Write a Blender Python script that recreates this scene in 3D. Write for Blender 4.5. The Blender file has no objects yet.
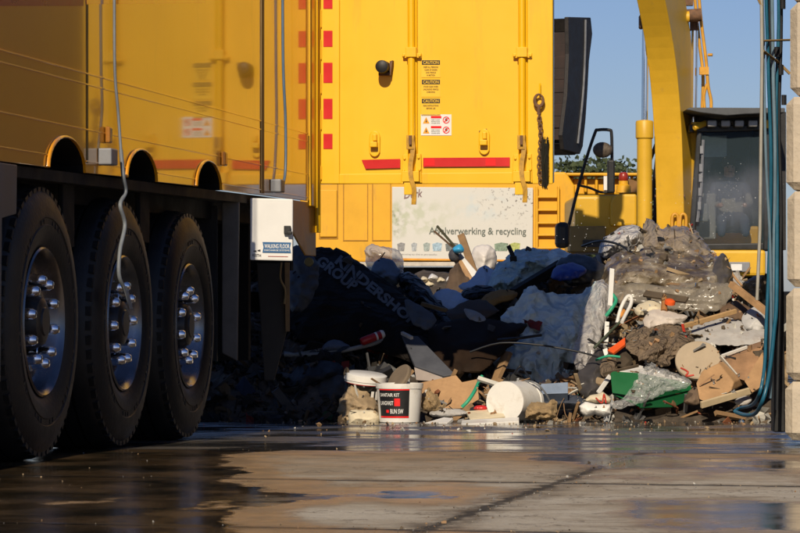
import bpy, bmesh, math, random
from mathutils import Vector, Matrix, noise
from mathutils.geometry import delaunay_2d_cdt
from mathutils.bvhtree import BVHTree
R = math.radians
rnd = random.Random(7)
SC = bpy.context.scene
COL = SC.collection

# ------------------------------------------------------------------ camera
F = 3054.0            # focal length in photo pixels (800 wide)
HZ = 295.0            # horizon row of the photo
CAMH = 0.66
cd = bpy.data.cameras.new('camera'); cam = bpy.data.objects.new('camera', cd); COL.objects.link(cam)
cam.location = (0, 0, CAMH); cam.rotation_euler = (R(90), 0, 0)
cd.sensor_width = 36; cd.lens = F / 800 * 36; cd.shift_y = (HZ - 266.5) / 800
cd.clip_start = 0.1; cd.clip_end = 3000
cd.dof.use_dof = True; cd.dof.focus_distance = 18.2; cd.dof.aperture_fstop = 30
SC.camera = cam

def P(px, py, d):
    return Vector(((px - 400) / F * d, d, CAMH - (py - HZ) / F * d))

def gz(d):             # yard drains away from the camera
    if d < 12.6: return 0.0
    if d < 20: return -0.018 * (d - 12.6)
    return -0.133

# ------------------------------------------------------------------ world
SUN_AZ, SUN_EL = 9.0, 32.5      # light travels to azimuth SUN_AZ (right of +Y)
w = bpy.data.worlds.new('World'); SC.world = w; w.use_nodes = True
nt = w.node_tree; bg = nt.nodes['Background']
sky = nt.nodes.new('ShaderNodeTexSky'); sky.sky_type = 'NISHITA'; sky.sun_disc = False
sky.sun_elevation = R(SUN_EL); sky.sun_rotation = R(180 + SUN_AZ)
sky.air_density = 1.0; sky.dust_density = 0.35; sky.ozone_density = 4.0
tint = nt.nodes.new('ShaderNodeMix'); tint.data_type = 'RGBA'; tint.blend_type = 'MULTIPLY'; tint.inputs[0].default_value = 1
tint.inputs[7].default_value = (0.65, 0.665, 0.85, 1)
nt.links.new(sky.outputs[0], tint.inputs[6]); nt.links.new(tint.outputs[2], bg.inputs[0]); bg.inputs[1].default_value = 0.085
sl = bpy.data.lights.new('sun', 'SUN'); so = bpy.data.objects.new('sun', sl); COL.objects.link(so)
sl.energy = 4.6; sl.angle = R(0.55); sl.color = (1.0, 0.85, 0.64)
a, e = R(SUN_AZ), R(SUN_EL)
dirv = Vector((math.sin(a) * math.cos(e), math.cos(a) * math.cos(e), -math.sin(e)))
so.rotation_euler = dirv.to_track_quat('-Z', 'Y').to_euler()
so.location = (-3, -10, 12)
SC.view_settings.view_transform = 'Standard'; SC.view_settings.look = 'None'
SC.view_settings.exposure = 0.0; SC.view_settings.gamma = 1.0

# ------------------------------------------------------------------ materials
MATS = {}
def mat(name, col, rough=0.6, metal=0.0, var=0.25, scale=6.0, bump=0.0, bscale=40.0, coat=0.0, trans=0.0,
        alpha=1.0, dirt=0.0, dirtcol=(0.09, 0.07, 0.05), dscale=3.0, rvar=0.15, spec=0.5, ior=1.45, crough=0.05, crinkle=0.0, cscale=9.0, streak=0.0):
    if name in MATS: return MATS[name]
    m = bpy.data.materials.new(name); m.use_nodes = True
    t = m.node_tree; N = t.nodes; L = t.links; b = N['Principled BSDF']
    tc = N.new('ShaderNodeTexCoord')
    n1 = N.new('ShaderNodeTexNoise'); n1.inputs['Scale'].default_value = scale; n1.inputs['Detail'].default_value = 6
    n1.inputs['Roughness'].default_value = 0.65
    L.new(tc.outputs['Object'], n1.inputs['Vector'])
    mx = N.new('ShaderNodeMix'); mx.data_type = 'RGBA'
    lo = [c * (1 - var) for c in col]; hi = [min(1, c * (1 + var * 0.6)) for c in col]
    mx.inputs[6].default_value = (*lo, 1); mx.inputs[7].default_value = (*hi, 1)
    r1 = N.new('ShaderNodeMapRange'); r1.inputs[1].default_value = 0.3; r1.inputs[2].default_value = 0.7
    L.new(n1.outputs[0], r1.inputs[0]); L.new(r1.outputs[0], mx.inputs[0])
    out = mx.outputs[2]
    if dirt > 0:
        n2 = N.new('ShaderNodeTexNoise'); n2.inputs['Scale'].default_value = dscale; n2.inputs['Detail'].default_value = 9
        n2.inputs['Roughness'].default_value = 0.75
        if streak > 0:
            sv_ = N.new('ShaderNodeVectorMath'); sv_.operation = 'MULTIPLY'; sv_.inputs[1].default_value = (1, 1, streak)
            L.new(tc.outputs['Object'], sv_.inputs[0]); L.new(sv_.outputs[0], n2.inputs['Vector'])
        else: L.new(tc.outputs['Object'], n2.inputs['Vector'])
        r2 = N.new('ShaderNodeMapRange'); r2.inputs[1].default_value = 0.62 - 0.25 * dirt; r2.inputs[2].default_value = 0.8 - 0.2 * dirt
        r2.inputs[4].default_value = min(1, 0.4 + dirt * 0.6)
        L.new(n2.outputs[0], r2.inputs[0])
        m2 = N.new('ShaderNodeMix'); m2.data_type = 'RGBA'; m2.inputs[7].default_value = (*dirtcol, 1)
        L.new(out, m2.inputs[6]); L.new(r2.outputs[0], m2.inputs[0]); out = m2.outputs[2]
    L.new(out, b.inputs['Base Color'])
    rr = N.new('ShaderNodeMapRange'); rr.inputs[1].default_value = 0.3; rr.inputs[2].default_value = 0.7
    rr.inputs[3].default_value = max(0.02, rough - rvar * rough); rr.inputs[4].default_value = min(1, rough + rvar * rough)
    L.new(n1.outputs[0], rr.inputs[0]); L.new(rr.outputs[0], b.inputs['Roughness'])
    b.inputs['Metallic'].default_value = metal; b.inputs['Specular IOR Level'].default_value = spec
    b.inputs['Coat Weight'].default_value = coat; b.inputs['Coat Roughness'].default_value = crough
    b.inputs['Transmission Weight'].default_value = trans; b.inputs['Alpha'].default_value = alpha
    b.inputs['IOR'].default_value = ior
    if crinkle > 0:
        nd = N.new('ShaderNodeTexNoise'); nd.inputs['Scale'].default_value = cscale * .35; nd.inputs['Detail'].default_value = 3
        L.new(tc.outputs['Object'], nd.inputs['Vector'])
        vm_ = N.new('ShaderNodeVectorMath'); vm_.operation = 'MULTIPLY_ADD'; L.new(nd.outputs[1], vm_.inputs[0]); vm_.inputs[1].default_value = (.35, .35, .35); L.new(tc.outputs['Object'], vm_.inputs[2])
        vo = N.new('ShaderNodeTexVoronoi'); vo.inputs['Scale'].default_value = cscale; L.new(vm_.outputs[0], vo.inputs['Vector'])
        v2 = N.new('ShaderNodeTexVoronoi'); v2.inputs['Scale'].default_value = cscale * 2.7; L.new(vm_.outputs[0], v2.inputs['Vector'])
        ad = N.new('ShaderNodeMath'); ad.operation = 'MULTIPLY_ADD'; L.new(v2.outputs['Distance'], ad.inputs[0]); ad.inputs[1].default_value = .4; L.new(vo.outputs['Distance'], ad.inputs[2])
        bp = N.new('ShaderNodeBump'); bp.inputs['Strength'].default_value = min(1, crinkle); bp.inputs['Distance'].default_value = .5 / cscale
        L.new(ad.outputs[0], bp.inputs['Height']); L.new(bp.outputs[0], b.inputs['Normal'])
    elif bump > 0:
        nb = N.new('ShaderNodeTexNoise'); nb.inputs['Scale'].default_value = bscale; nb.inputs['Detail'].default_value = 4
        L.new(tc.outputs['Object'], nb.inputs['Vector'])
        bp = N.new('ShaderNodeBump'); bp.inputs['Strength'].default_value = bump; bp.inputs['Distance'].default_value = 0.01
        L.new(nb.outputs[0], bp.inputs['Height']); L.new(bp.outputs[0], b.inputs['Normal'])
    MATS[name] = m
    return m

YEL = (0.84, 0.475, 0.006)
M_side = mat('trailer yellow gloss', (0.74, 0.30, 0.004), 0.35, var=0.06, scale=1.2, coat=1.0, dirt=0.3, dirtcol=(0.36, 0.17, 0.015), dscale=3, streak=.15, crough=0.045, bump=0.09, bscale=2.2)
M_door = mat('trailer yellow paint', YEL, 0.42, var=0.05, scale=2.0, coat=0.35, dirt=0.22, dirtcol=(0.50, 0.26, 0.025), dscale=5, streak=.12, bump=0.12, bscale=2.5)
M_mach = mat('machine yellow', (0.72, 0.37, 0.012), 0.5, var=0.12, scale=1.5, dirt=0.3, dirtcol=(0.36, 0.2, 0.05), dscale=3, streak=.3, bump=0.06, bscale=8)
M_exc = mat('excavator yellow', (0.66, 0.385, 0.022), 0.45, var=0.12, scale=1.8, dirt=0.2, dirtcol=(0.33, 0.2, 0.06), dscale=2.0)
M_tan = mat('dusty tan yellow', (0.42, 0.29, 0.11), 0.7, var=0.2)
M_red = mat('reflective red', (0.55, 0.012, 0.012), 0.35, var=0.1)
M_redhi = mat('bright red reflector', (0.8, 0.02, 0.02), 0.25, var=0.1)
M_redo = mat('red lettering', (0.42, 0.03, 0.008), 0.3, var=0.1, coat=1.0, crough=0.02)
M_blk = mat('black steel', (0.012, 0.012, 0.013), 0.5, var=0.4, bump=0.1)
M_dark = mat('dark chassis', (0.007, 0.0065, 0.006), 0.8, var=0.4, dirt=0.15, dirtcol=(0.02, 0.016, 0.012), spec=.3)
M_rub = mat('tyre rubber', (0.009, 0.009, 0.0095), 0.55, var=0.35, scale=8, dirt=0.22, dirtcol=(0.036, 0.029, 0.021), dscale=4, bump=0.15, bscale=60)
M_rim = mat('rim steel', (0.20, 0.205, 0.225), 0.26, metal=0.95, var=0.3, scale=7, dirt=0.22, dirtcol=(0.06, 0.05, 0.04))
M_chr = mat('chrome', (0.85, 0.86, 0.88), 0.12, metal=1.0, var=0.05)
M_gry = mat('grey galvanised', (0.22, 0.23, 0.25), 0.5, metal=0.3, var=0.3, dirt=0.25)
M_wht = mat('white paint', (0.72, 0.72, 0.70), 0.4, var=0.05, dirt=0.1, dirtcol=(0.4, 0.34, 0.27), dscale=5)
M_blue = mat('label blue', (0.03, 0.12, 0.28), 0.35, var=0.1)
M_txtw = mat('white print', (0.75, 0.75, 0.73), 0.5, var=0.03)
M_txtk = mat('dark print', (0.03, 0.03, 0.03), 0.5, var=0.1)
M_txtg = mat('grey print', (0.13, 0.15, 0.13), 0.6, var=0.2)
M_amb = mat('amber lens', (0.32, 0.13, 0.02), 0.2, var=0.1)
M_conc = mat('concrete block', (0.50, 0.43, 0.33), 0.9, var=0.22, scale=6, dirt=0.45, dirtcol=(0.27, 0.215, 0.14), dscale=6, bump=0.8, bscale=28)
M_cab = mat('cable grey blue', (0.10, 0.16, 0.24), 0.4, var=0.2)
M_strap = mat('strap grey', (0.28, 0.19, 0.08), 0.7, var=0.3)
M_hose = mat('hose blue', (0.015, 0.11, 0.19), 0.35, var=0.25, scale=9, dirt=0.2)
M_hose2 = mat('hose pale blue', (0.13, 0.21, 0.28), 0.5, var=0.2, scale=9, dirt=0.2)
M_hosek = mat('hose black', (0.012, 0.014, 0.018), 0.45, var=0.3)
M_rust = mat('rusty steel', (0.16, 0.085, 0.045), 0.8, var=0.5, scale=20, bump=0.2)
M_stick = mat('sticker yellow', (0.80, 0.50, 0.03), 0.4, var=0.05)

# ------------------------------------------------------------------ builders
WLOC = {}
def lab(o, label=None, cat=None, group=None, kind=None):
    if label: o['label'] = label
    if cat: o['category'] = cat
    if group: o['group'] = group
    if kind: o['kind'] = kind
    return o

def empty(name, loc, label=None, cat=None, group=None):
    o = bpy.data.objects.new(name, None); COL.objects.link(o); o.location = loc
    o.empty_display_size = 0.1; WLOC[o.name] = Vector(loc)
    return lab(o, label, cat, group)

class MB:
    def __init__(s): s.bm = bmesh.new(); s.slot = 0
    def _f(s, vs):
        try:
            f = s.bm.faces.new(vs); f.material_index = s.slot; return f
        except ValueError: return None
    def obox(s, c, ax, ay, az):
        c = Vector(c); ax, ay, az = Vector(ax), Vector(ay), Vector(az)
        v = [s.bm.verts.new(c + ax * i + ay * j + az * k) for k in (-1, 1) for j in (-1, 1) for i in (-1, 1)]
        for q in ((0, 2, 3, 1), (4, 5, 7, 6), (0, 1, 5, 4), (2, 6, 7, 3), (0, 4, 6, 2), (1, 3, 7, 5)):
            s._f([v[i] for i in q])
        return s
    def box(s, lo, hi):
        lo, hi = Vector(lo), Vector(hi); h = (hi - lo) / 2
        return s.obox((lo + hi) / 2, (h.x, 0, 0), (0, h.y, 0), (0, 0, h.z))
    def prism(s, pts, ext):
        ext = Vector(ext); A = [s.bm.verts.new(Vector(p)) for p in pts]; B = [s.bm.verts.new(Vector(p) + ext) for p in pts]
        s._f(A); s._f(B[::-1]); n = len(A)
        for i in range(n): s._f([A[i], B[i], B[(i + 1) % n], A[(i + 1) % n]])
        return s
    def loft(s, rings, cap=True):
        V = [[s.bm.verts.new(Vector(p)) for p in r] for r in rings]; n = len(V[0])
        for a_, b_ in zip(V, V[1:]):
            for i in range(n): s._f([a_[i], a_[(i + 1) % n], b_[(i + 1) % n], b_[i]])
        if cap: s._f(V[0][::-1]); s._f(V[-1])
        return s
    def tube(s, pts, r, seg=8, cap=True):
        pts = [Vector(p) for p in pts]; rr = r if isinstance(r, (list, tuple)) else [r] * len(pts)
        rings = []; up = None
        for i, p in enumerate(pts):
            t = (pts[min(i + 1, len(pts) - 1)] - pts[max(i - 1, 0)]).normalized()
            if up is None:
                up = Vector((0, 0, 1)) if abs(t.z) < 0.9 else Vector((1, 0, 0))
            x = t.cross(up).normalized(); y = x.cross(t).normalized(); up = y
            rings.append([p + (x * math.cos(2 * math.pi * k / seg) + y * math.sin(2 * math.pi * k / seg)) * rr[i] for k in range(seg)])
        return s.loft(rings, cap)
    def strip(s, pts, half, th):      # flat ribbon: half = half-width vector, th = thickness vector
        half, th = Vector(half), Vector(th)
        return s.loft([[Vector(p) - half, Vector(p) + half, Vector(p) + half + th, Vector(p) - half + th] for p in pts])
    def lathe(s, prof, o, axis, seg=40, cap=True):
        o = Vector(o); axis = Vector(axis).normalized()
        x = axis.cross(Vector((0, 0, 1)))
        x = x.normalized() if x.length > 0.1 else Vector((1, 0, 0))
        y = axis.cross(x)
        rings = [[o + axis * h + (x * math.cos(2 * math.pi * k / seg) + y * math.sin(2 * math.pi * k / seg)) * max(r, 1e-4) for k in range(seg)] for r, h in prof]
        return s.loft(rings, cap)
    def build(s, name, m, parent=None, smooth=None, bevel=0.0, bseg=2, base=True):
        bm = s.bm
        bmesh.ops.recalc_face_normals(bm, faces=bm.faces)
        xs = [v.co for v in bm.verts]
        lo = Vector((min(v.x for v in xs), min(v.y for v in xs), min(v.z for v in xs)))
        hi = Vector((max(v.x for v in xs), max(v.y for v in xs), max(v.z for v in xs)))
        c = (lo + hi) / 2
        if parent is None: c.z = lo.z
        for v in bm.verts: v.co -= c
        me = bpy.data.meshes.new(name); bm.to_mesh(me); bm.free()
        for mm in (m if isinstance(m, (list, tuple)) else [m]): me.materials.append(mm)
        if smooth:
            for p in me.polygons: p.use_smooth = True
            me.set_sharp_from_angle(angle=R(smooth))
        o = bpy.data.objects.new(name, me); COL.objects.link(o); o.location = c; WLOC[o.name] = c.copy()
        if bevel:
            b = o.modifiers.new('bevel', 'BEVEL'); b.width = bevel; b.segments = bseg; b.limit_method = 'ANGLE'; b.angle_limit = R(35)
        if parent is not None:
            o.parent = parent; o.matrix_parent_inverse = Matrix.Translation(-WLOC[parent.name])
            # parents are never rotated at build time
        return o

def smooth_pts(pts, n=6, closed=False):
    pts = [Vector(p) for p in pts]; out = []; N = len(pts)
    rng = range(N) if closed else range(N - 1)
    for i in rng:
        if closed: p0, p1, p2, p3 = pts[(i - 1) % N], pts[i], pts[(i + 1) % N], pts[(i + 2) % N]
        else: p0, p1, p2, p3 = pts[max(i - 1, 0)], pts[i], pts[i + 1], pts[min(i + 2, N - 1)]
        for k in range(n):
            t = k / n
            out.append(0.5 * ((2 * p1) + (p2 - p0) * t + (2 * p0 - 5 * p1 + 4 * p2 - p3) * t * t + (3 * p1 - p0 - 3 * p2 + p3) * t ** 3))
    if not closed: out.append(pts[-1])
    return out

TXT = {}
def text_raw(txt, shear=0.0):
    k = (txt, shear)
    if k in TXT: return TXT[k]
    cu = bpy.data.curves.new('t', 'FONT'); cu.body = txt; cu.size = 1; cu.shear = max(0, shear); cu.resolution_u = 3; cu.offset = 0.045 if shear < 0 else 0.012
    ob = bpy.data.objects.new('t', cu); COL.objects.link(ob)
    dg = bpy.context.evaluated_depsgraph_get(); dg.update()
    me = bpy.data.meshes.new_from_object(ob.evaluated_get(dg))
    vs = [v.co.copy() for v in me.vertices]; fs = [tuple(p.vertices) for p in me.polygons]
    bpy.data.objects.remove(ob); bpy.data.meshes.remove(me); bpy.data.curves.remove(cu)
    x0, x1 = min(v.x for v in vs), max(v.x for v in vs); y0, y1 = min(v.y for v in vs), max(v.y for v in vs)
    TXT[k] = [((v.x - x0) / (x1 - x0), (v.y - y0) / (y1 - y0)) for v in vs], fs
    return TXT[k]

def text_into(mb, txt, mapf, shear=0.0):   # mapf(u, v in 0..1) -> world point
    vs, fs = text_raw(txt, shear)
    V = [mb.bm.verts.new(mapf(u, v)) for u, v in vs]
    for f in fs: mb._f([V[i] for i in f])

def quadmap(p00, p10, p01):
    p00, p10, p01 = Vector(p00), Vector(p10), Vector(p01)
    return lambda u, v: p00 + (p10 - p00) * u + (p01 - p00) * v

# ------------------------------------------------------------------ ground
def ground_material():
    m = bpy.data.materials.new('yard concrete'); m.use_nodes = True
    t = m.node_tree; N = t.nodes; L = t.links; b = N['Principled BSDF']
    geo = N.new('ShaderNodeNewGeometry')
    def vec(op, *a):
        n = N.new('ShaderNodeVectorMath'); n.operation = op
        for i, x in enumerate(a):
            if hasattr(x, 'node'): L.new(x, n.inputs[i])
            else: n.inputs[i].default_value = x
        return n.outputs[1] if op == 'DOT_PRODUCT' else n.outputs[0]
    def ma(op, x, y=0.0, z=0.0, clamp=False):
        n = N.new('ShaderNodeMath'); n.operation = op; n.use_clamp = clamp
        for i, v in enumerate((x, y, z)):
            if hasattr(v, 'node'): L.new(v, n.inputs[i])
            else: n.inputs[i].default_value = v
        return n.outputs[0]
    def nz(scale, detail=6, rough=0.6, stretch=None, out=0):
        n = N.new('ShaderNodeTexNoise'); n.inputs['Scale'].default_value = scale; n.inputs['Detail'].default_value = detail
        n.inputs['Roughness'].default_value = rough
        if stretch: L.new(vec('MULTIPLY', geo.outputs['Position'], stretch), n.inputs['Vector'])
        else: L.new(geo.outputs['Position'], n.inputs['Vector'])
        return n.outputs[out]
    def rng(x, a0, a1, b0=0.0, b1=1.0):
        n = N.new('ShaderNodeMapRange'); n.interpolation_type = 'SMOOTHSTEP'
        L.new(x, n.inputs[0]); n.inputs[1].default_value = a0; n.inputs[2].default_value = a1
        n.inputs[3].default_value = b0; n.inputs[4].default_value = b1
        return n.outputs[0]
    def mix(f, c0, c1):
        n = N.new('ShaderNodeMix'); n.data_type = 'RGBA'
        if hasattr(f, 'node'): L.new(f, n.inputs[0])
        else: n.inputs[0].default_value = f
        for i, c in ((6, c0), (7, c1)):
            if hasattr(c, 'node'): L.new(c, n.inputs[i])
            else: n.inputs[i].default_value = (*c, 1)
        return n.outputs[2]
    th = R(12.7)
    A = (math.cos(th), -math.sin(th), 0); Bv = (math.sin(th), math.cos(th), 0)
    wob = ma('MULTIPLY', ma('SUBTRACT', nz(3.0, 5), 0.5), 0.035)
    wob2 = ma('MULTIPLY', ma('SUBTRACT', nz(9.0, 7, .75), 0.5), 0.15)
    ca = vec('DOT_PRODUCT', geo.outputs['Position'], A); cb = vec('DOT_PRODUCT', geo.outputs['Position'], Bv)
    # slab rows: joints across at cb = 12.78, 10.55, 8.62 ...; joints along at ca = -1.82 + 2.0k
    a0 = (0.937 * A[0] + 12.44 * A[1])
    b0 = (-0.695 * Bv[0] + 13.26 * Bv[1])
    rowp = 2.2
    fb = ma('ABSOLUTE', ma('SUBTRACT', ma('FRACT', ma('ADD', ma('DIVIDE', ma('SUBTRACT', ma('ADD', cb, wob), b0), rowp), 100.5)), 0.5))
    fb = ma('MULTIPLY', fb, rowp)
    fa = ma('ABSOLUTE', ma('SUBTRACT', ma('FRACT', ma('ADD', ma('DIVIDE', ma('SUBTRACT', ma('ADD', ca, wob2), a0), 4.4), 100.5)), 0.5))
    fa = ma('MULTIPLY', fa, 4.4)
    jb = rng(fb, 0.014, 0.036, 1.0, 0.0)
    ja = rng(fa, 0.008, 0.03, 1.0, 0.0)
    front = rng(ma('ADD', cb, wob), b0 - 0.02, b0 + 0.03, 1.0, 0.0)      # 1 = concrete apron, 0 = wet yard beyond
    joint = ma('MULTIPLY', ma('MAXIMUM', jb, ja), front)
    edge = ma('MULTIPLY', ma('MAXIMUM', rng(fb, 0.02, 0.12, 1.0, 0.0), rng(fa, 0.03, 0.16, 1.0, 0.0)), front)
    # wetness: low-frequency patches + bias to the left and to the shaded side
    sx = N.new('ShaderNodeSeparateXYZ'); L.new(geo.outputs['Position'], sx.inputs[0])
    wn = nz(0.85, 5, 0.55, (0.9, 0.55, 1))
    bias = rng(sx.outputs[0], -1.05, -0.15, 0.20, -0.03)
    biasd = rng(sx.outputs[0], -0.55, 0.55, 0.10, 0.0)
    bias2 = ma('MULTIPLY', rng(sx.outputs[0], 0.45, 0.95, 0.0, 0.15), rng(sx.outputs[1], 10.3, 9.3, 0.0, 1.0))
    wet = rng(ma('ADD', ma('ADD', ma('ADD', wn, bias), bias2), ma('MULTIPLY', ma('SUBTRACT', nz(7, 6, .7), .5), .12)), 0.535, 0.565)
    damp = rng(ma('ADD', ma('ADD', ma('ADD', wn, bias), bias2), biasd), 0.47, 0.56)
    # concrete colour
    n1 = nz(1.7, 8, 0.7); n2 = nz(28, 5, 0.7)
    conc = mix(rng(n1, 0.35, 0.65), (0.31, 0.265, 0.20), (0.44, 0.405, 0.34))
    conc = mix(ma('MULTIPLY', rng(n2, 0.5, 0.75), 0.45), conc, (0.12, 0.10, 0.08))
    mud = mix(rng(nz(5.5, 6), 0.4, 0.6), (0.27, 0.17, 0.085), (0.155, 0.105, 0.06))
    conc = mix(ma('MULTIPLY', rng(nz(60, 4, .8), .56, .66), .55), conc, (0.085, 0.07, 0.05))
    conc = mix(ma('MULTIPLY', rng(nz(95, 3, .8, (.35, 1.3, 1)), .58, .66), .5), conc, (0.50, 0.47, 0.41))
    crk = ma('ABSOLUTE', ma('SUBTRACT', nz(1.3, 8, .62), .5)); conc = mix(ma('MULTIPLY', rng(crk, .0015, .006, 1.0, 0.0), .75), conc, (0.05, 0.04, 0.03))
    conc = mix(ma('MULTIPLY', rng(nz(4.5, 8, .7, (.5, 1.6, 1)), .54, .6), .5), conc, (0.15, 0.115, 0.075))
    conc = mix(ma('MULTIPLY', damp, 0.85), conc, mud)
    conc = mix(ma('MULTIPLY', rng(ma('ADD', cb, ma('MULTIPLY', nz(1.1, 5), 1.3)), b0 - 1.7, b0 + .35), 0.8), conc, mud)
    conc = mix(wet, conc, mix(rng(nz(2.2, 4), 0.35, 0.65), (0.016, 0.014, 0.009), (0.085, 0.056, 0.03)))
    conc = mix(ma('MULTIPLY', edge, rng(nz(7, 6), 0.4, 0.62, 0.15, 0.85)), conc, (0.075, 0.056, 0.036))
    conc = mix(ma('MULTIPLY', joint, 0.9), conc, (0.022, 0.018, 0.014))
    # wet yard beyond the apron
    yard = mix(rng(nz(3, 7, 0.7), 0.35, 0.65), (0.035, 0.034, 0.034), (0.085, 0.078, 0.068))
    yard = mix(ma('MULTIPLY', rng(nz(42, 4), 0.55, 0.7), 0.5), yard, (0.16, 0.14, 0.11))
    col = mix(front, yard, conc)
    L.new(col, b.inputs['Base Color'])
    ywet = rng(nz(1.6, 5, 0.6, (0.7, 1, 1)), 0.42, 0.56)
    ry = rng(ywet, 0, 1, 0.30, 0.06)
    rc = mix(wet, mix(damp, (0.85,) * 3, (0.30,) * 3), mix(rng(nz(3.3, 5), .4, .6), (0.07,) * 3, (0.20,) * 3))
    rgh = mix(front, mix(ywet, (0.34,) * 3, (0.07,) * 3), rc)
    L.new(rgh, b.inputs['Roughness'])
    bp = N.new('ShaderNodeBump'); bp.inputs['Distance'].default_value = 0.012
    wetall = mix(front, ywet, wet)
    dry = ma('SUBTRACT', 1.0, wetall)
    L.new(ma('ADD', ma('MULTIPLY', dry, 0.6), 0.04), bp.inputs['Strength'])
    hgt = ma('SUBTRACT', ma('ADD', nz(24, 6, 0.7), ma('MULTIPLY', nz(5, 4), 0.6)), ma('MULTIPLY', joint, 2.4))
    L.new(hgt, bp.inputs['Height']); L.new(bp.outputs[0], b.inputs['Normal'])
    return m

def build_ground():
    bm = bmesh.new()
    ys = [-60, -20, 0, 4, 7, 9, 11, 12.6] + [12.6 + 0.37 * i for i in range(1, 21)] + [24, 30, 45, 80, 150, 300, 700]
    xs = [-400, -100, -30, -8, -4, -2, -1, 0, 1, 2, 4, 8, 30, 100, 400]
    rows = [[bm.verts.new((x, y, gz(y))) for x in xs] for y in ys]
    for r0, r1 in zip(rows, rows[1:]):
        for i in range(len(xs) - 1): bm.faces.new((r0[i], r0[i + 1], r1[i + 1], r1[i]))
    me = bpy.data.meshes.new('ground'); bm.to_mesh(me); bm.free(); me.materials.append(ground_material())
    for p in me.polygons: p.use_smooth = True
    o = bpy.data.objects.new('ground', me); COL.objects.link(o); o['kind'] = 'structure'
build_ground()

# ------------------------------------------------------------------ trailer
TA = R(9.3)
U = Vector((math.sin(TA), math.cos(TA), 0)); NV = Vector((math.cos(TA), -math.sin(TA), 0)); ZV = Vector((0, 0, 1))
HG = Vector(((316 - 400) / F * 17.7, 17.7, 0))
def S(s, z, o=0.0): return HG - U * s + NV * o + ZV * z
def s_of(px):
    k = (px - 400) / F
    return (HG.x - k * HG.y) / (U.x - k * U.y)
def zs(px, py, o=0.0):      # height on the side plane seen at a pixel
    d = (HG - U * s_of(px)).y
    return CAMH - (py - HZ) / F * d
def SP(px, py, o=0.0): return S(s_of(px), zs(px, py), o)
def a_of(px):
    k = (px - 400) / F
    return (k * HG.y - HG.x) / (NV.x - k * NV.y)
def D(px, py, o=0.0):       # door plane, o towards the camera
    aa = a_of(px); p = HG + NV * aa
    return p + ZV * (CAMH - (py - HZ) / F * p.y) - U * o

TL = 13.0; TOP = 3.75
trailer = empty('tipping_trailer', S(4.4, 0, -1.25), 'long glossy yellow walking floor trailer on three axles with its rear door swung open', 'trailer')
def zb(s): return 1.20 - 0.006 * s
def arch(s0, hw=0.30, hh=0.135, n=14):
    return [(s0 + hw * math.cos(math.pi * k / n), zb(s0) - 0.0 + hh * math.sin(math.pi * k / n)) for k in range(n + 1)]
arches = [s_of(67), s_of(142), s_of(209)]
prof = [(TL, TOP), (TL, zb(TL))]
for s0 in arches: prof += arch(s0)
prof += [(0.0, zb(0)), (0.0, TOP)]
MB().prism([S(s, z, -0.014) for s, z in prof], NV * 0.014).build('side_panel', M_side, trailer, bevel=0.002)
for s0 in arches:
    m = MB(); m.tube([S(s, z, 0.002) for s, z in arch(s0)[:11]], [.013, .013, .012, .011, .010, .008, .006, .005, .004, .002, .001], 10)
    m.build('wheel_arch_lip', M_side, trailer, smooth=50)
for s0 in arches:      # inner half shells of the arches
    m = MB()
    A_ = arch(s0, 0.33, 0.165); B_ = arch(s0, 0.302, 0.137)
    for k in range(len(A_) - 1):
        m.prism([S(*A_[k], -0.016), S(*A_[k + 1], -0.016), S(*B_[k + 1], -0.016), S(*B_[k], -0.016)], -NV * 0.4)
    m.prism([S(s, z, -.40) for s, z in A_], NV * .01)
    m.build('wheel_arch_shell', M_dark, trailer)
m = MB()
for py in (50, 62, 112, 147):
    z = zs(0, py)
    cuts = [TL - .01]
    if py == 147:
        for s0 in arches: cuts += [s0 + .29, s0 - .29]
    cuts.append(0.24)
    for s1, s2 in zip(cuts[::2], cuts[1::2]): m.obox(S((s1 + s2) / 2, z, 0.001), U * ((s1 - s2) / 2), NV * 0.003, ZV * 0.003)
m.build('side_seam', M_side, trailer, bevel=0.001)
# lower rail
m = MB()
m.prism([S(s, zb(s) + dz, -0.02) for s, dz in ((TL, -0.005), (0.0, -0.005), (0.0, -0.05), (TL, -0.05))], -NV * 0.1)
m.build('floor_rail', M_dark, trailer)
MB().obox(S(TL / 2, TOP + 0.05, -1.25), U * TL / 2, NV * 1.25, ZV * 0.04).build('tarpaulin_roof', M_dark, trailer, bevel=0.02)
MB().obox(S(TL / 2, (TOP + 1.2) / 2, -2.47), U * TL / 2, NV * 0.03, ZV * (TOP - 1.2) / 2).build('far_side_panel', M_side, trailer)
MB().obox(S(TL - 0.03, (TOP + 1.2) / 2, -1.25), U * 0.03, NV * 1.18, ZV * (TOP - 1.2) / 2).build('front_wall', M_door, trailer)
MB().obox(S(TL / 2, 1.10, -1.25), U * (TL / 2 - 0.05), NV * 1.1, ZV * 0.05).build('floor', M_dark, trailer)
# corner post with vertical ridges
m = MB()
m.obox(S(0.12, (TOP + 1.17) / 2, 0.006), U * 0.10, NV * 0.012, ZV * (TOP - 1.17) / 2)
m.tube([S(0.03, 1.02, 0.016), S(0.03, TOP, 0.016)], 0.018, 10)
m.tube([S(0.10, 1.16, 0.02), S(0.10, TOP, 0.02)], 0.012, 8)
m.build('corner_post', M_door, trailer, smooth=40, bevel=0.003)
MB().prism([S(s, z, -0.012) for s, z in ((0.80, 1.19), (0.80, 1.05), (0.30, 0.885), (0.0, 0.885), (0.0, 1.19))], NV * 0.012).build('rear_skirt', mat('heap reflection yellow paint', (0.50, 0.25, 0.015), 0.55, var=.3, dirt=.5, dirtcol=(.16, .09, .03), coat=.1), trailer, bevel=.004)  # yellow browned so the colour carries the heap's reflection
MB().obox(S(0.30, 0.99, -1.28), U * 0.03, NV * 1.2, ZV * 0.19).build('rear_frame', M_dark, trailer)
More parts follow.
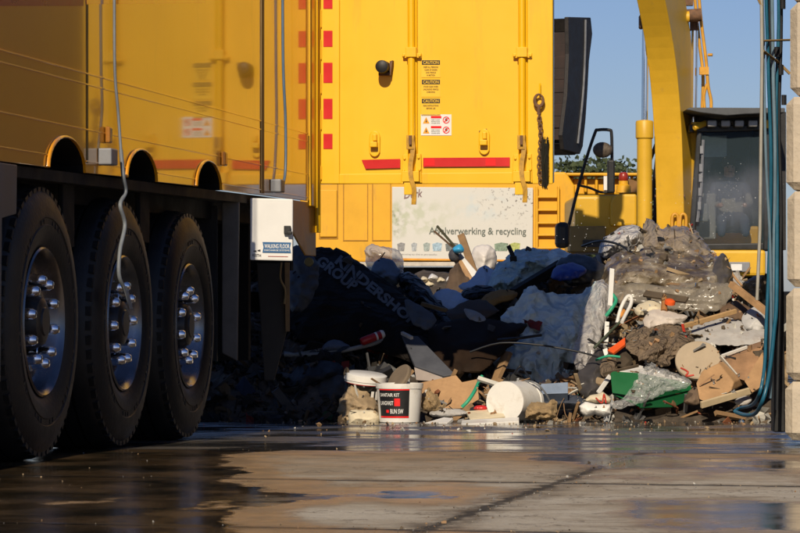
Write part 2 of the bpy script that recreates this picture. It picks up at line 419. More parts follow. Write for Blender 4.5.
MB().obox(S(0.9, 0.70, -0.75), U * 0.03, NV * 0.55, ZV * 0.40).build('rear_apron', M_dark, trailer)
# red lettering at the top of the side (its lower edge just enters the picture)
for x0, x1, y0, y1 in ((-14, 83, 6, 6), (86, 205, 4.5, 3.5)):
    pts = [SP(x0, y0), SP(x1, y1), SP(x1, -30), SP(x0, -34)]
    MB().prism([p + NV * 0.003 for p in pts], -NV * 0.002).build('red_lettering', M_redo, trailer)
m = MB()
for px in (87,):
    s = s_of(px); m.obox(S(s, 2.48, 0.0005), U * 0.016, NV * 0.001, ZV * 1.27)
m.build('panel_joint', mat('dark joint', (0.12, 0.075, 0.012), 0.5), trailer)
s = s_of(262); MB().obox(S(s, 2.46, 0.003), U * 0.036, NV * 0.002, ZV * 1.26).build('lashing_strap', M_strap, trailer)
# marker lamps and small boxes on the side
m = MB(); m.obox(SP(106, 135, 0.012), U * 0.025, NV * 0.012, ZV * 0.035); m.build('marker_lamp', M_amb, trailer, bevel=0.008)
m = MB(); m.obox(SP(222, 159, 0.012), U * 0.028, NV * 0.012, ZV * 0.035); m.build('marker_lamp', M_amb, trailer, bevel=0.008)
for px, py in ((101, 157), (272, 186)):
    MB().obox(SP(px, py, 0.03), U * 0.055, NV * 0.03, ZV * 0.035).build('junction_box', M_gry, trailer, bevel=0.006)
# chassis
m = MB()
for o in (-0.75, -1.75): m.obox(S(TL / 2, 0.88, o), U * (TL / 2 - 0.4), NV * 0.05, ZV * 0.16)
for s in (0.5, 2.2, 3.6, 5.0, 7.0, 8.5): m.obox(S(s, 1.0, -1.25), U * 0.04, NV * 1.0, ZV * 0.04)
m.build('chassis_frame', M_dark, trailer)
WS = [s_of(53.5), s_of(133), s_of(198)]
WZ = [0.557 + gz(S(s, 0).y) - 0.004 for s in WS]
for s, z in zip(WS, WZ):
    m = MB(); m.tube([S(s, z, -0.3), S(s, z, -2.2)], 0.07, 12)
    m.obox(S(s + 0.15, z + 0.2, -0.75), U * 0.3, NV * 0.06, ZV * 0.06)
    m.build('axle', M_dark, trailer, smooth=40)

def make_wheel(s, z):
    c = S(s, z, -0.03)
    hub = MB(); hub.lathe([(0.02, -0.06), (0.112, -0.075), (0.112, -0.05), (0.100, -0.03), (0.095, -0.015), (0.075, -0.006), (0.06, -0.006), (0.055, 0.0), (0.0, 0.0)], c, NV, 32)
    wh = hub.build('wheel', mat('greasy hub', (0.03, 0.03, 0.032), 0.4, metal=.5, var=.5, dirt=.3), trailer, smooth=35)
    t = MB()
    t.lathe([(0.285, -0.36), (0.330, -0.385), (0.468, -0.39), (0.533, -0.365), (0.551, -0.33), (0.556, -0.27), (0.542, -0.268), (0.542, -0.256), (0.556, -0.254),
             (0.558, -0.2), (0.544, -0.198), (0.544, -0.186), (0.558, -0.184), (0.556, -0.13), (0.542, -0.128), (0.542, -0.116), (0.555, -0.114), (0.549, -0.06),
             (0.530, -0.025), (0.513, -0.015), (0.488, -0.002), (0.430, 0.008), (0.418, 0.008), (0.415, 0.004), (0.390, 0.004), (0.387, 0.008), (0.350, 0.004), (0.310, -0.012), (0.288, -0.03), (0.278, -0.1)], c, NV, 72, cap=False)
    for k in range(54):        # shoulder lugs
        an = 2 * math.pi * k / 54
        ra = (U * -math.cos(an) + ZV * math.sin(an)); ta = (U * math.sin(an) + ZV * math.cos(an))
        t.obox(c + ra * 0.520 + NV * -0.046, ra * 0.019, ta * 0.0195, NV * 0.027)
    # sidewall lettering ring of small raised blocks
    for k in range(60):
        if k % 10 in (0, 1, 2, 5, 6): continue
        an = 2 * math.pi * k / 60
        ra = (U * -math.cos(an) + ZV * math.sin(an)); ta = (U * math.sin(an) + ZV * math.cos(an))
        t.obox(c + ra * 0.402 + NV * 0.005, ra * 0.009, ta * 0.008, NV * 0.002)
    t.build('tyre', M_rub, wh, smooth=32)
    r = MB()
    r.lathe([(0.282, -0.36), (0.284, -0.05), (0.297, -0.022), (0.300, -0.010), (0.293, -0.004), (0.284, -0.012), (0.272, -0.035), (0.262, -0.075),
             (0.248, -0.09), (0.222, -0.098), (0.205, -0.085), (0.13, -0.085), (0.128, -0.11)], c, NV, 64, cap=False)
    for k in range(10):        # hand holes as dark recess rings
        pass
    r.build('rim', M_rim, wh, smooth=35)
    for k in range(10):
        an = 2 * math.pi * (k + 0.3) / 10
        p = c + (U * -math.cos(an) + ZV * math.sin(an)) * 0.168 + NV * .012
        n_ = MB(); n_.lathe([(0.033, -0.1), (0.033, -0.076), (0.0245, -0.074), (0.0245, -0.040), (0.0215, -0.018), (0.014, -0.006), (0.0, -0.004)], p, NV, 14)
        n_.build('wheel_nut', M_chr, wh, smooth=40)
    return wh
w0 = make_wheel(WS[0], WZ[0])
def copy_part(o, par, delta=Vector((0, 0, 0))):
    c = o.copy(); COL.objects.link(c); c.parent = par; c.matrix_parent_inverse = o.matrix_parent_inverse.copy()
    c.location = o.location + delta
    for ch in [x for x in COL.objects if x.parent == o]: copy_part(ch, c)
    return c
for s, z, rt in zip(WS[1:], WZ[1:], (14, 25)):
    c = copy_part(w0, trailer, S(s, z) - S(WS[0], WZ[0])); c.rotation_mode = 'QUATERNION'
    c.rotation_quaternion = Matrix.Rotation(R(rt), 3, NV).to_quaternion()
for s, z in zip(WS, WZ):       # far side wheels: plain tyre seen only as dark shapes between the near ones
    c = S(s, z, -2.1)
    MB().lathe([(0.28, 0.0), (0.52, 0.0), (0.556, 0.06), (0.556, -0.32), (0.52, -0.38), (0.28, -0.38)], c, NV, 40, cap=True).build('far_wheel', M_rub, trailer, smooth=40)

# mudflaps, guards and rear supports
sfl = 2.0
MB().prism([S(sfl, 1.14, -0.02), S(sfl, 1.14, -0.11), S(sfl, 0.36, -0.11), S(sfl, 0.32, -0.03)], U * 0.025).build('mudguard_plate', mat('dusty grey plate', (0.11, 0.10, 0.09), 0.7, var=0.35, dirt=0.3), trailer, bevel=0.006)
MB().obox(S(sfl + 0.06, 0.72, -0.32), U * 0.012, NV * 0.2, ZV * 0.40).build('mudflap', M_rub, trailer)
for sx_, lz in ((5.05, 0.86), (3.75, 0.9)):
    MB().obox(S(sx_, (lz + 1.15) / 2, -0.09), U * 0.09, NV * 0.012, ZV * (1.15 - lz) / 2).build('hanging_bracket', M_dark, trailer, bevel=0.004)
sg = s_of(10)
MB().prism([S(sg + 0.30, 1.16, 0.0), S(sg - 0.10, 1.16, 0.0), S(sg - 0.09, 0.97, 0.0), S(sg + 0.10, 0.95, 0.0), S(sg + 0.12, 0.33, 0.0), S(sg + 0.30, 0.33, 0.0)], -NV * 0.03).build('side_guard', mat('sooty galvanised', (0.10, 0.105, 0.115), 0.5, metal=.3, var=0.4, dirt=.35), trailer, bevel=0.006)  # darker copy of the galvanised grey
# control box with its label
bf = S(1.78, 0, 0)
d_ = bf.y; d2_ = S(0.72, 0, 0).y
def BR(px, py, o=0.0): return Vector(((px - 400) / F * d2_, d2_ - o, CAMH - (py - HZ) / F * d2_))
def BX(px, py, o=0.0): return Vector(((px - 400) / F * d_, 0, CAMH - (py - HZ) / F * d_)) + Vector((0, d_ - o, 0))
pts = [BX(250, 198), BX(293, 199), BX(292.5, 261), BX(250, 260)]
cb_ = MB().prism(pts, (0, 0.05, 0)).build('control_box', M_wht, trailer, bevel=0.006)
m = MB(); m.obox((BX(287.5, 230, 0.012)), (0.018, 0, 0), (0, 0.014, 0), (0, 0, 0.022)); m.obox((BX(290, 233, 0.03)), (0.014, 0, 0), (0, 0.012, 0), (0, 0, 0.008))
m.build('latch', M_blk, cb_, bevel=0.004)
m = MB(); m.prism([BX(262.5, 242, 0.004), BX(291, 242.5, 0.004), BX(290, 247.5, 0.004), BX(291, 253, 0.004), BX(262.5, 252.5, 0.004), BX(263.5, 247, 0.004)], (0, 0.002, 0))
m.build('label_plate', M_blue, cb_)
m = MB(); text_into(m, 'WALKING FLOOR', quadmap(BX(264.5, 248.2, 0.006), BX(289.5, 248.4, 0.006), BX(264.5, 244, 0.006)))
text_into(m, 'DISCHARGE SYSTEMS', quadmap(BX(264.5, 251, 0.006), BX(289.5, 251.3, 0.006), BX(264.5, 249.4, 0.006)))
m.build('lettering', M_txtw, cb_)
m = MB(); text_into(m, 'KEITH', quadmap(BX(252.5, 256.5, 0.004), BX(261, 256.8, 0.004), BX(252.5, 253.8, 0.004)))
for q in ((253.5, 251.5, 256.5, 250.2), (257.5, 251, 260.5, 249.4)):
    m.prism([BX(q[0], q[1], 0.003), BX(q[2], q[1] + .5, 0.003), BX(q[2], q[3], 0.003), BX(q[0], q[3] + .6, 0.003)], (0, 0.001, 0))
m.build('emblem', M_txtk, cb_)
m = MB(); m.prism([BX(268, 256, 0.003), BX(288, 256.4, 0.003), BX(288, 256.9, 0.003), BX(268, 256.5, 0.003)], (0, 0.001, 0)); m.build('small_print', M_redo, cb_)
# rear support and light bar leg
m = MB()
m.prism([BR(254, 262, -0.3), BR(286, 262, -0.3), BR(285, 330, -0.3), BR(272, 382, -0.3), BR(262, 382, -0.3)], (0, 0.05, 0))
m.build('rear_support', mat('sooty brown steel', (0.035, 0.03, 0.025), 0.7, var=0.4, dirt=0.2), trailer, bevel=0.005)
MB().prism([BR(283, 262, -0.25), BR(288, 262, -0.25), BR(288, 332, -0.25), BR(284, 332, -0.25)], (0, 0.03, 0)).build('support_edge', mat('mud brown', (0.22, 0.13, 0.05), 0.7, var=0.4), trailer)
m = MB(); m.tube(smooth_pts([BR(280, 262, -0.2), BR(279, 278, -0.2), BR(284, 290, -0.2), BR(283, 304, -0.2)]), 0.006); m.build('brake_hose', M_strap, trailer, smooth=60)
MB().obox(S(0.25, 0.62, -1.3), U * 0.05, NV * 1.1, ZV * 0.06).build('rear_bumper', M_dark, trailer, bevel=0.006)

# ---- the open rear door
DW = a_of(553)
DZ0 = CAMH - (184 - HZ) / F * HG.y
m = MB(); m.prism([HG + NV * 0.012 + ZV * DZ0, HG + NV * DW + ZV * (DZ0 - 0.0), HG + NV * DW + ZV * TOP, HG + NV * 0.012 + ZV * TOP], U * 0.07)
door = m.build('rear_door', M_door, trailer, bevel=0.006)
def DZ(px, py, o): return D(px, py, o)
# relief on the sheet: folded edge by the hinge, bottom flange, edge frame
m = MB()
m.prism([D(553, -230, .001), D(527, -230, .001), D(527, 184, .001), D(553, 184, .001)], -U * 0.012)
m.prism([D(527, 172, .001), D(336, 174, .001), D(336, 184, .001), D(527, 184, .001)], -U * 0.010)
m.prism([D(316.5, -230, .001), D(335, -230, .001), D(340, -230, .0), D(340, 184, .0), D(335, 184, .001), D(316.5, 184, .001)], -U * 0.014)
m.build('door_frame', M_door, door, bevel=0.006)
for y0, y1 in ((-40, -25), (-8, 1), (28, 46), (62, 82), (100, 118), (155, 170)):
    pass
for y0, y1 in ((-4, 16), (26, 48), (60, 82), (96, 118), (152, 168)):
    m = MB(); m.prism([D(316, y0 + 14, .016), D(322.5, y0 + 14, .016), D(322.5, y1 + 12, .016), D(316, y1 + 12, .016)], -U * 0.014)
    m.tube([D(317.5, y0 + 2, .018), D(317.5, y1 + 14, .018)], 0.012, 8)
    m.build('hinge', M_door, door, bevel=0.003)
for y0, y1 in ((-6, 9), (31, 47), (63, 83), (99, 119), (134, 149)):
    m = MB(); m.prism([D(324, y0, .019), D(333, y0, .019), D(333, y1, .019), D(324, y1, .019)], U * 0.003)
    m.build('red_marker', M_red, door)
m = MB()
m.prism([D(423.5, 158, .014), D(510, 157.5, .014), D(510, 166.5, .014), D(423.5, 167, .014)], U * 0.006)
m.build('red_reflective_strip', M_red, door); m = MB()
m.prism([D(362, 160, .014), D(400.5, 159, .014), D(400.5, 168, .014), D(366, 169, .014)], U * 0.006)
m.build('red_reflective_strip', M_red, door)
for x0, x1 in ((425, 435), (486, 496)):
    m = MB(); m.prism([D(x0, 159, .016), D(x1, 159, .016), D(x1, 166, .016), D(x0, 166, .016)], U * 0.001)
    m.build('red_reflector', M_redhi, door)
for px, low in ((412.5, 205), (523, 203)):
    b = MB(); b.tube([D(px - 1, -205, .035), D(px, 172, .035)], 0.021, 14)
    b.tube([D(px + 3.3, -205, .012), D(px + 3.6, 172, .012)], 0.010, 8)
    bar = b.build('locking_bar', M_door, door, smooth=40)
    for py in (-150, -48, 53):
        k = MB(); k.obox(D(px, py, .035), NV * 0.031, U * 0.03, ZV * 0.028); k.obox(D(px, py + 3, .018), NV * 0.055, U * 0.010, ZV * 0.014)
        k.lathe([(0.008, 0), (0.008, 0.012)], D(px - 8, py + 3, .028), -U, 8); k.lathe([(0.008, 0), (0.008, 0.012)], D(px + 8, py + 3, .028), -U, 8)
        k.build('bar_bracket', M_door, bar, bevel=0.006)
    k = MB()
    k.prism([D(px - 9, 155, .03), D(px + 9, 154, .03), D(px + 10, 183, .03), D(px - 11, 184, .03)], U * 0.026)
    k.obox(D(px, 177, .055), NV * 0.05, U * 0.028, ZV * 0.03); k.obox(D(px - 2, 189, .045), NV * 0.026, U * 0.03, ZV * 0.035)
    for qx, qy in ((-7, 159), (7, 158), (-8, 171), (8, 170)): k.lathe([(0.009, 0), (0.006, 0.01)], D(px + qx, qy, .032), -U, 8)
    k.build('locking_claw', M_door, bar, bevel=0.006)
    k = MB(); k.strip(smooth_pts([D(px + 1, 138, .075), D(px + 2.5, 150, .085), D(px + 0.5, 165, .09), D(px + 1, 178, .095), D(px + 4, 190, .095), D(px + 3.5, low, .09)]), NV * 0.013, U * 0.014)
    k.obox(D(px, 143, .06), NV * 0.022, U * 0.03, ZV * 0.04)
    k.build('lever_handle', mat('worn yellow steel', (0.50, 0.27, 0.02), 0.5, metal=0.0, var=0.5, scale=25), bar, smooth=30)
    k = MB(); k.obox(D(px + 0.5, 141, .078), NV * 0.008, U * 0.03, ZV * 0.026); k.build('handle_pin', M_rust, bar)
# latch ovals, buffer lamp
for px, py, hh in ((375, 144, 13), (484.5, 142, 13)):
    ov = []
    for k in range(20):
        an = 2 * math.pi * k / 20
        ov.append(D(px + 5.5 * math.cos(an), py + 7 * math.sin(an) + (hh - 7) * (1 if math.sin(an) > 0 else -1), .02))
    k = MB(); k.prism(ov, U * 0.018); k.obox(D(px, py + 1, .04), NV * 0.022, U * 0.025, ZV * 0.016); k.obox(D(px + 1, py - 6, .035), NV * 0.012, U * 0.02, ZV * 0.02)
    k.build('latch_plate', M_door, door, bevel=0.005)
k = MB()
for q in ((479, 131, 487, 128.6), (480, 133.5, 484, 132)): k.prism([D(q[0], q[1], .004), D(q[2], q[3], .004), D(q[2], q[3] + 1.6, .004), D(q[0], q[1] + 1.4, .004)], U * 0.003)
k.build('scuff_mark', M_rust, door)
k = MB(); k.prism([D(380, 76, .05), D(392, 76, .05), D(394, 61, .05), D(391, 62, .05), D(391, 73, .05), D(380, 73, .05)], U * 0.05)
brk = k.build('buffer_bracket', M_rust, door)
k = MB(); k.lathe([(0.0, 0.13), (0.02, 0.13), (0.036, 0.122), (0.038, 0.10), (0.034, 0.08), (0.038, 0.06), (0.038, 0.0)], D(385, 68, 0), -U, 24); k.build('rubber_buffer', M_blk, brk, smooth=40)
# stickers
def sticker(x0, y0, x1, y1, m_, o=0.003, par=None, nm='sticker'):
    k = MB(); k.prism([D(x0, y0, o), D(x1, y0, o), D(x1, y1, o), D(x0, y1, o)], U * 0.0015); return k.build(nm, m_, par or door)
for y0, lines in ((60, 4), (79.5, 3), (98.5, 2)):
    st = sticker(421.5, y0, 440.5, y0 + 17.5, M_stick, nm='caution_sticker')
    sticker(422, y0 + 0.4, 440, y0 + 4.8, M_blk, 0.005, st, 'caution_band')
    k = MB(); text_into(k, 'CAUTION', quadmap(D(423.3, y0 + 4.2, .0065), D(438.8, y0 + 4.2, .0065), D(423.3, y0 + 1.1, .0065))); k.build('caution_lettering', M_stick, st)
    k = MB()
    ws = {4: ('KEEP ALL PERSONS', 'CLEAR OF DOORS', 'AND VEHICLE', 'IN MOTION'), 3: ('STAND CLEAR WHEN', 'UNLOADING VEHICLE', 'IS MOVING'), 2: ('READ INSTRUCTIONS', 'BEFORE USE')}[lines]
    for i, t_ in enumerate(ws):
        yb = y0 + 8 + i * 2.7; hw = 0.45 * len(t_)
        text_into(k, t_, quadmap(D(431 - hw, yb, .006), D(431 + hw, yb, .006), D(431 - hw, yb - 1.6, .006)))
    k.build('caution_text', mat('brown print', (0.16, 0.09, 0.02), 0.6), st)
st = sticker(421, 114.5, 451.5, 135.5, M_wht, nm='safety_sticker')
for y0 in (115.5, 125.5):
    k = MB(); k.prism([D(423, y0 + 8, .005), D(429.6, y0 + 8, .005), D(426.3, y0 + 1.6, .005)], U * 0.001); k.build('warning_triangle', mat('warning amber', (0.8, 0.33, 0.01), 0.5), st)
    k = MB(); k.prism([D(425.6, y0 + 6.8, .006), D(427.2, y0 + 6.8, .006), D(426.4, y0 + 3.6, .006)], U * 0.0005); k.build('warning_mark', M_txtk, st)
    sticker(431, y0 + 0.6, 441.5, y0 + 2.8, M_redhi, 0.005, st, 'red_header')
    k = MB(); 
    for i in range(3): text_into(k, ('Keep clear of door', 'while it is in', 'motion'), None) if False else None
    for i, t_ in enumerate(('KEEP CLEAR', 'MOVING FLOOR', 'DANGER ZONE')):
        yb = y0 + 4.9 + i * 1.7; text_into(k, t_, quadmap(D(431.5, yb, .005), D(440, yb, .005), D(431.5, yb - 0.9, .005)))
    k.build('sticker_text', M_txtg, st)
    k = MB(); cc = D(446.3, y0 + 4.6, .005)
    rings = []
    for r_ in (0.020, 0.0155):
        rings.append([cc + (NV * math.cos(2 * math.pi * q / 24) + ZV * math.sin(2 * math.pi * q / 24)) * r_ for q in range(24)])
    for q in range(24): k._f([k.bm.verts.new(x) for x in (rings[0][q], rings[0][(q + 1) % 24], rings[1][(q + 1) % 24], rings[1][q])])
    k.obox(cc, (NV + ZV) * 0.011, (NV - ZV) * 0.0018, U * 0.0004); k.build('prohibition_sign', M_redhi, st)
    k = MB(); k.obox(cc + U * 0.0005, NV * 0.007, ZV * 0.006, U * 0.0003); k.obox(cc + ZV * 0.008 + U * 0.0005, NV * 0.003, ZV * 0.003, U * 0.0003); k.build('prohibition_figure', M_txtk, st)

# chain, hook and netting hanging on the door edge
ch = empty('hook_chain', D(541, 190, .05), 'rusty hook and chain hanging down the right edge of the yellow trailer door', 'chain')
k = MB()
hk = []
for i in range(26):
    an = R(60) - i / 25 * R(352)
    hk.append(D(540 + 4.2 * math.cos(an), 101 - 6 * math.sin(an), .05))
k.tube(hk, [0.005 + 0.006 * math.sin(math.pi * i / 25) for i in range(26)], 8)
k.tube([D(540, 106, .05), D(539.8, 112, .05), D(540, 115, .05)], [.012, .009, .012], 8); k.build('hook', M_rust, ch, smooth=40)
k = MB(); k.tube([D(540.5, 84, .03), D(540.5, 95, .04)], 0.006, 6); k.build('hook_eye', M_door, ch)
k = MB()
for i in range(18):
    cpt = Vector(D(540 + 1.2 * math.sin(i * 0.35) + i * 0.12, 116 + i * 3.9, .05)); v = NV if i % 2 else U
    ring = [cpt + v * 0.011 * math.cos(2 * math.pi * q / 10) + ZV * 0.02 * math.sin(2 * math.pi * q / 10) for q in range(11)]
    k.tube(ring, 0.0042, 5, cap=False)
k.build('chain_links', M_rust, ch, smooth=60)
k = MB(); nr = random.Random(3)
for i in range(60):
    x0 = 541 + nr.random() * 9; y0 = 137 + nr.random() * 8; x1 = 543 + nr.random() * 6; y1 = 182 + nr.random() * 8
    mx_ = (x0 + x1) / 2 + nr.uniform(-2, 2)
    k.tube(smooth_pts([D(x0, y0, .035 + nr.random() * .03), D(mx_, (y0 + y1) / 2, .04 + nr.random() * .04), D(x1, y1, .035 + nr.random() * .03)], 4), 0.0018, 4)
for i in range(40):
    y0 = 140 + nr.random() * 48; x0 = 542 + nr.random() * 3
    k.tube([D(x0, y0, .06), D(x0 + 5, y0 + nr.uniform(-5, 5), .05)], 0.0018, 4)
lab(k.build('safety_net', mat('net black', (0.02, 0.019, 0.012), 0.8)), 'bunched black netting tied beside the chain at the right edge of the trailer door', 'net')

# cables hanging along the side
k = MB(); k.tube(smooth_pts([S(s_of(107), TOP + .05, .03), SP(107.5, -60, .03), SP(107.5, 0, .03), SP(108, 70, .03), SP(110, 110, .035), SP(109.5, 150, .05)] , 6), 0.0065, 8)
k.tube(smooth_pts([SP(109.5, 150, .05), SP(109.5, 175, .06), SP(112, 192, .06), SP(106.5, 205, .06), SP(109, 225, .07), SP(104, 250, .07), SP(103, 275, .07), SP(107, 290, .08)], 6), 0.009, 8)
k.strip([SP(106, 286, .08), SP(108, 296, .085), SP(111, 309, .085)], U * 0.03, NV * 0.004)
lab(k.build('hanging_cable', [mat('cable weathered', (0.17, 0.19, 0.21), 0.55, var=0.3)], smooth=50), 'long grey cable hanging down the trailer side and dangling wavily over the middle wheel', 'cable')
k = MB(); k.tube(smooth_pts([S(s_of(279), TOP + .05, .02), SP(279, -60, .02), SP(279.5, 60, .02), SP(281, 120, .025), SP(280, 170, .03), SP(277, 186, .03)], 6), 0.008, 8)
lab(k.build('hanging_cable', M_cab, smooth=50), 'straight thin blue cable hanging down the trailer side above the white control box', 'cable')

# ------------------------------------------------------------------ excavator (behind the heap)
DE = 40.0
WX = Vector((0.94, -0.342, 0)); FX = Vector((-0.342, -0.94, 0))        # boom swung a little to the left
exc = empty('excavator', (3.7, 41.0, gz(41)), 'large yellow excavator with dark cab and raised boom standing behind the rubbish heap', 'excavator')
foot = P(676, 235, DE); foot = Vector((foot.x, foot.y, 0))
def BP(r, z, wv=0.0): return foot + FX * r + ZV * z + WX * wv
def section(r, z, tr, tz, depth, width):
    t = (FX * tr + ZV * tz).normalized(); nrm = (FX * tz - ZV * tr).normalized()
    c = BP(r, z)
    return [c - WX * width / 2 - nrm * depth / 2, c + WX * width / 2 - nrm * depth / 2, c + WX * width / 2 + nrm * depth / 2, c - WX * width / 2 + nrm * depth / 2]
path = smooth_pts([(0.0, 1.2, 0), (-0.02, 2.0, 0), (0.05, 3.0, 0), (0.35, 3.9, 0), (0.95, 4.7, 0), (2.0, 5.7, 0), (3.3, 6.5, 0), (4.3, 6.9, 0)], 5)
rings = []
for i, p in enumerate(path):
    q0, q1 = path[max(i - 1, 0)], path[min(i + 1, len(path) - 1)]
    tt = i / (len(path) - 1)
    rings.append(section(p.x, p.y, q1.x - q0.x, q1.y - q0.y, 0.52 + 0.35 * math.sin(math.pi * min(1, tt * 1.15)), 0.37))
boom = MB().loft(rings).build('boom', M_exc, exc, bevel=0.012)
MB().obox(BP(0.3, 1.95), WX * 0.2, FX * 0.012, ZV * 0.014).build('weld_band', M_rust, boom)
# arm (dipper) coming down to the bucket
MB().loft([section(4.3, 7.1, 0, -1, 0.6, 0.34), section(4.45, 5.6, 0, -1, 0.45, 0.30), section(4.5, 4.5, 0, -1, 0.32, 0.28)]).build('dipper_arm', M_exc, exc, bevel=0.012)
# bucket: opening towards the camera
bc = P(592, 88, 36.6)
def BK(r, py, wv=0.0): return Vector((bc.x, bc.y, 0)) + FX * r + WX * wv + ZV * (CAMH - (py - HZ) / F * (bc.y))
M_bkt = mat('bucket steel', (0.028, 0.024, 0.021), 0.6, metal=0.3, var=0.5, scale=8, dirt=0.35, dirtcol=(0.075, 0.055, 0.04), bump=0.2)
bp_ = [(0.05, 18), (-0.02, 34), (0.12, 62), (0.18, 90), (0.26, 120), (0.38, 148), (0.5, 156), (1.15, 154), (1.22, 140), (1.02, 100), (0.95, 60), (0.98, 24)]
m = MB(); m.prism([BK(r, py, 0) for r, py in bp_], -WX * 0.05); bkt = m.build('bucket', M_bkt, exc, bevel=0.008)
m = MB(); m.prism([BK(r, py, -1.3) for r, py in bp_], -WX * 0.05); m.build('bucket_side_plate', M_bkt, bkt)
m = MB()
sh = bp_[:8]
for (r0, p0), (r1, p1) in zip(sh, sh[1:]):
    m.prism([BK(r0, p0, -0.05), BK(r1, p1, -0.05), BK(r1 + .05, p1 - 3, -0.05), BK(r0 + .05, p0 + 1, -0.05)], -WX * 1.25)
m.build('bucket_shell', M_bkt, bkt)
m = MB()
wp = random.Random(9)
for i in range(9): m.obox(BK(0.30 + 0.02 * i + wp.uniform(-.03, .03), 40 + i * 12, -0.36), WX * 0.3, FX * 0.05, ZV * wp.uniform(.066, .085))
m.build('wear_plates', mat('bucket rust', (0.035, 0.022, 0.019), 0.8, var=0.6, scale=7), bkt, bevel=0.01)
m = MB(); m.tube(smooth_pts([BK(0.30, 22, .01), BK(0.33, 60, .01), BK(0.42, 100, .01), BK(0.62, 146, .01)]), 0.013, 6); m.build('weld_bead', M_gry, bkt)
m = MB(); m.obox(BK(0.6, 10, -0.65), WX * 0.25, FX * 0.3, ZV * 0.12); m.tube([BK(0.6, 5, -0.65), BK(0.6, -60, -0.65)], 0.09, 10); m.build('bucket_link', M_bkt, bkt)
# boom cylinders
def EP(px, py, d=DE - 0.6): return P(px, py, d)
m = MB(); m.lathe([(0.098, 0), (0.098, 1.62), (0.115, 1.64), (0.115, 1.84), (0.105, 1.86), (0.05, 1.87)], EP(644.5, 265), (EP(644.5, 125) - EP(644.5, 265)), 22); cyl = m.build('boom_cylinder', M_exc, exc, smooth=40)
MB().tube([EP(644.5, 126), EP(645.5, 10)], 0.043, 16).build('piston_rod', M_chr, cyl, smooth=60)
MB().obox(EP(643, 22), (0.05, 0, 0), (0, .1, 0), (0, 0, .09)).build('rod_eye', M_rust, cyl, bevel=0.02)
m = MB(); m.lathe([(0.075, 0), (0.075, 1.5), (0.09, 1.52), (0.09, 1.66), (0.05, 1.67)], EP(690, 260, DE + .1), (EP(690, 125, DE + .1) - EP(690, 260, DE + .1)), 20); cyl2 = m.build('boom_cylinder', M_exc, exc, smooth=40)
MB().tube([EP(693.5, 127, DE + .1), EP(694.5, 22, DE + .1)], [0.045, 0.05], 16).build('piston_rod', M_chr, cyl2, smooth=60)
m = MB(); m.tube([EP(684, 16, DE - .1), EP(701, 15, DE - .1)], 0.085, 14); m.obox(EP(686, 2, DE), (0.09, 0, 0), (0, 0.06, 0), (0, 0, 0.05)); m.obox(EP(694, 24, DE + .1), (.05, 0, 0), (0, .05, 0), (0, 0, .09))
m.build('rod_eye', M_rust, cyl2, smooth=40)
m = MB(); m.tube([EP(684.5, 17, DE - .15), EP(689, 17, DE - .15)], 0.075, 14); m.build('pin_boss', M_exc, exc, smooth=40)
m = MB()
m.tube(smooth_pts([EP(698, -15, DE), EP(701, 20, DE), EP(706, 60, DE), EP(708, 85, DE), EP(711, 100, DE), EP(711, 112, DE)]), 0.022, 8)
m.tube(smooth_pts([EP(694, -10, DE + .2), EP(699, 40, DE + .2), EP(703, 75, DE + .2), EP(702, 112, DE + .2)]), 0.022, 8)
m.tube(smooth_pts([EP(707, 84, DE), EP(704, 96, DE), EP(705, 112, DE)]), 0.02, 8)
m.obox(EP(704, 71, DE), (0.06, 0, 0), (0, .04, 0), (0, 0, .05)); m.lathe([(0.02, 0), (0.02, 0.06)], EP(708, 55, DE - .03), (1, -0.3, 0), 8)
m.build('hydraulic_pipe', mat('pipe yellow', (0.6, 0.3, 0.03), 0.5, var=0.2), exc, smooth=50)
m = MB()
for i in range(5): m.tube(smooth_pts([EP(656 - i, 190 + 8 * i, DE + .5), EP(655 + i, 215, DE + .4), EP(652 + 2 * i, 240, DE + .3)]), 0.028, 6)
m.tube([EP(650, 160, DE + .6), EP(658, 140, DE + .6)], .03, 6); m.tube([EP(652, 200, DE + .6), EP(658, 150, DE + .6)], .03, 6)
m.build('hydraulic_hose', M_hosek, exc, smooth=60)
# upper structure
m = MB()
def ebox(mb, x0, y0, x1, y1, d0, dep):
    mb.prism([P(x0, y0, d0), P(x1, y0, d0), P(x1, y1, d0), P(x0, y1, d0)], (0, dep, 0))
ebox(m, 575, 195, 637, 252, 40.2, 2.6)
m.build('engine_deck', M_exc, exc, bevel=0.05, bseg=3)
pts = [P(610 + 10 * (1 - math.cos(t)), 206 - 12 * math.sin(t), 40.1) for t in [math.pi / 2 * k / 6 for k in range(7)]] + [P(637, 194, 40.1), P(637, 226, 40.1), P(610, 226, 40.1)]
m = MB(); m.prism(pts, (0, 1.4, 0)); m.build('rounded_cover', M_exc, exc, bevel=0.03)
m = MB(); ebox(m, 570, 226, 606, 252, 39.9, .6); m.build('tool_box', mat('olive brown paint', (0.2, 0.14, 0.045), 0.6, var=0.2), exc, bevel=0.02)
m = MB(); ebox(m, 583, 240, 600, 247, 39.85, .1); m.build('tool_box_lock', M_blk, exc)
m = MB(); ebox(m, 637, 226, 760, 262, 40.5, 2.6); ebox(m, 655, 226, 690, 250, 39.9, .4); m.build('turntable_body', M_exc, exc, bevel=0.04)
m = MB(); ebox(m, 700, 250, 766, 276, 39.3, 1.5); m.build('cab_base', M_exc, exc, bevel=0.04)
m = MB(); ebox(m, 727, 262, 750, 272, 39.25, .08); hl = m.build('work_lamp_housing', M_gry, exc, bevel=0.01)
m = MB(); ebox(m, 731, 264, 742, 270.5, 39.2, .03); m.build('work_lamp', M_wht, hl)
m = MB()
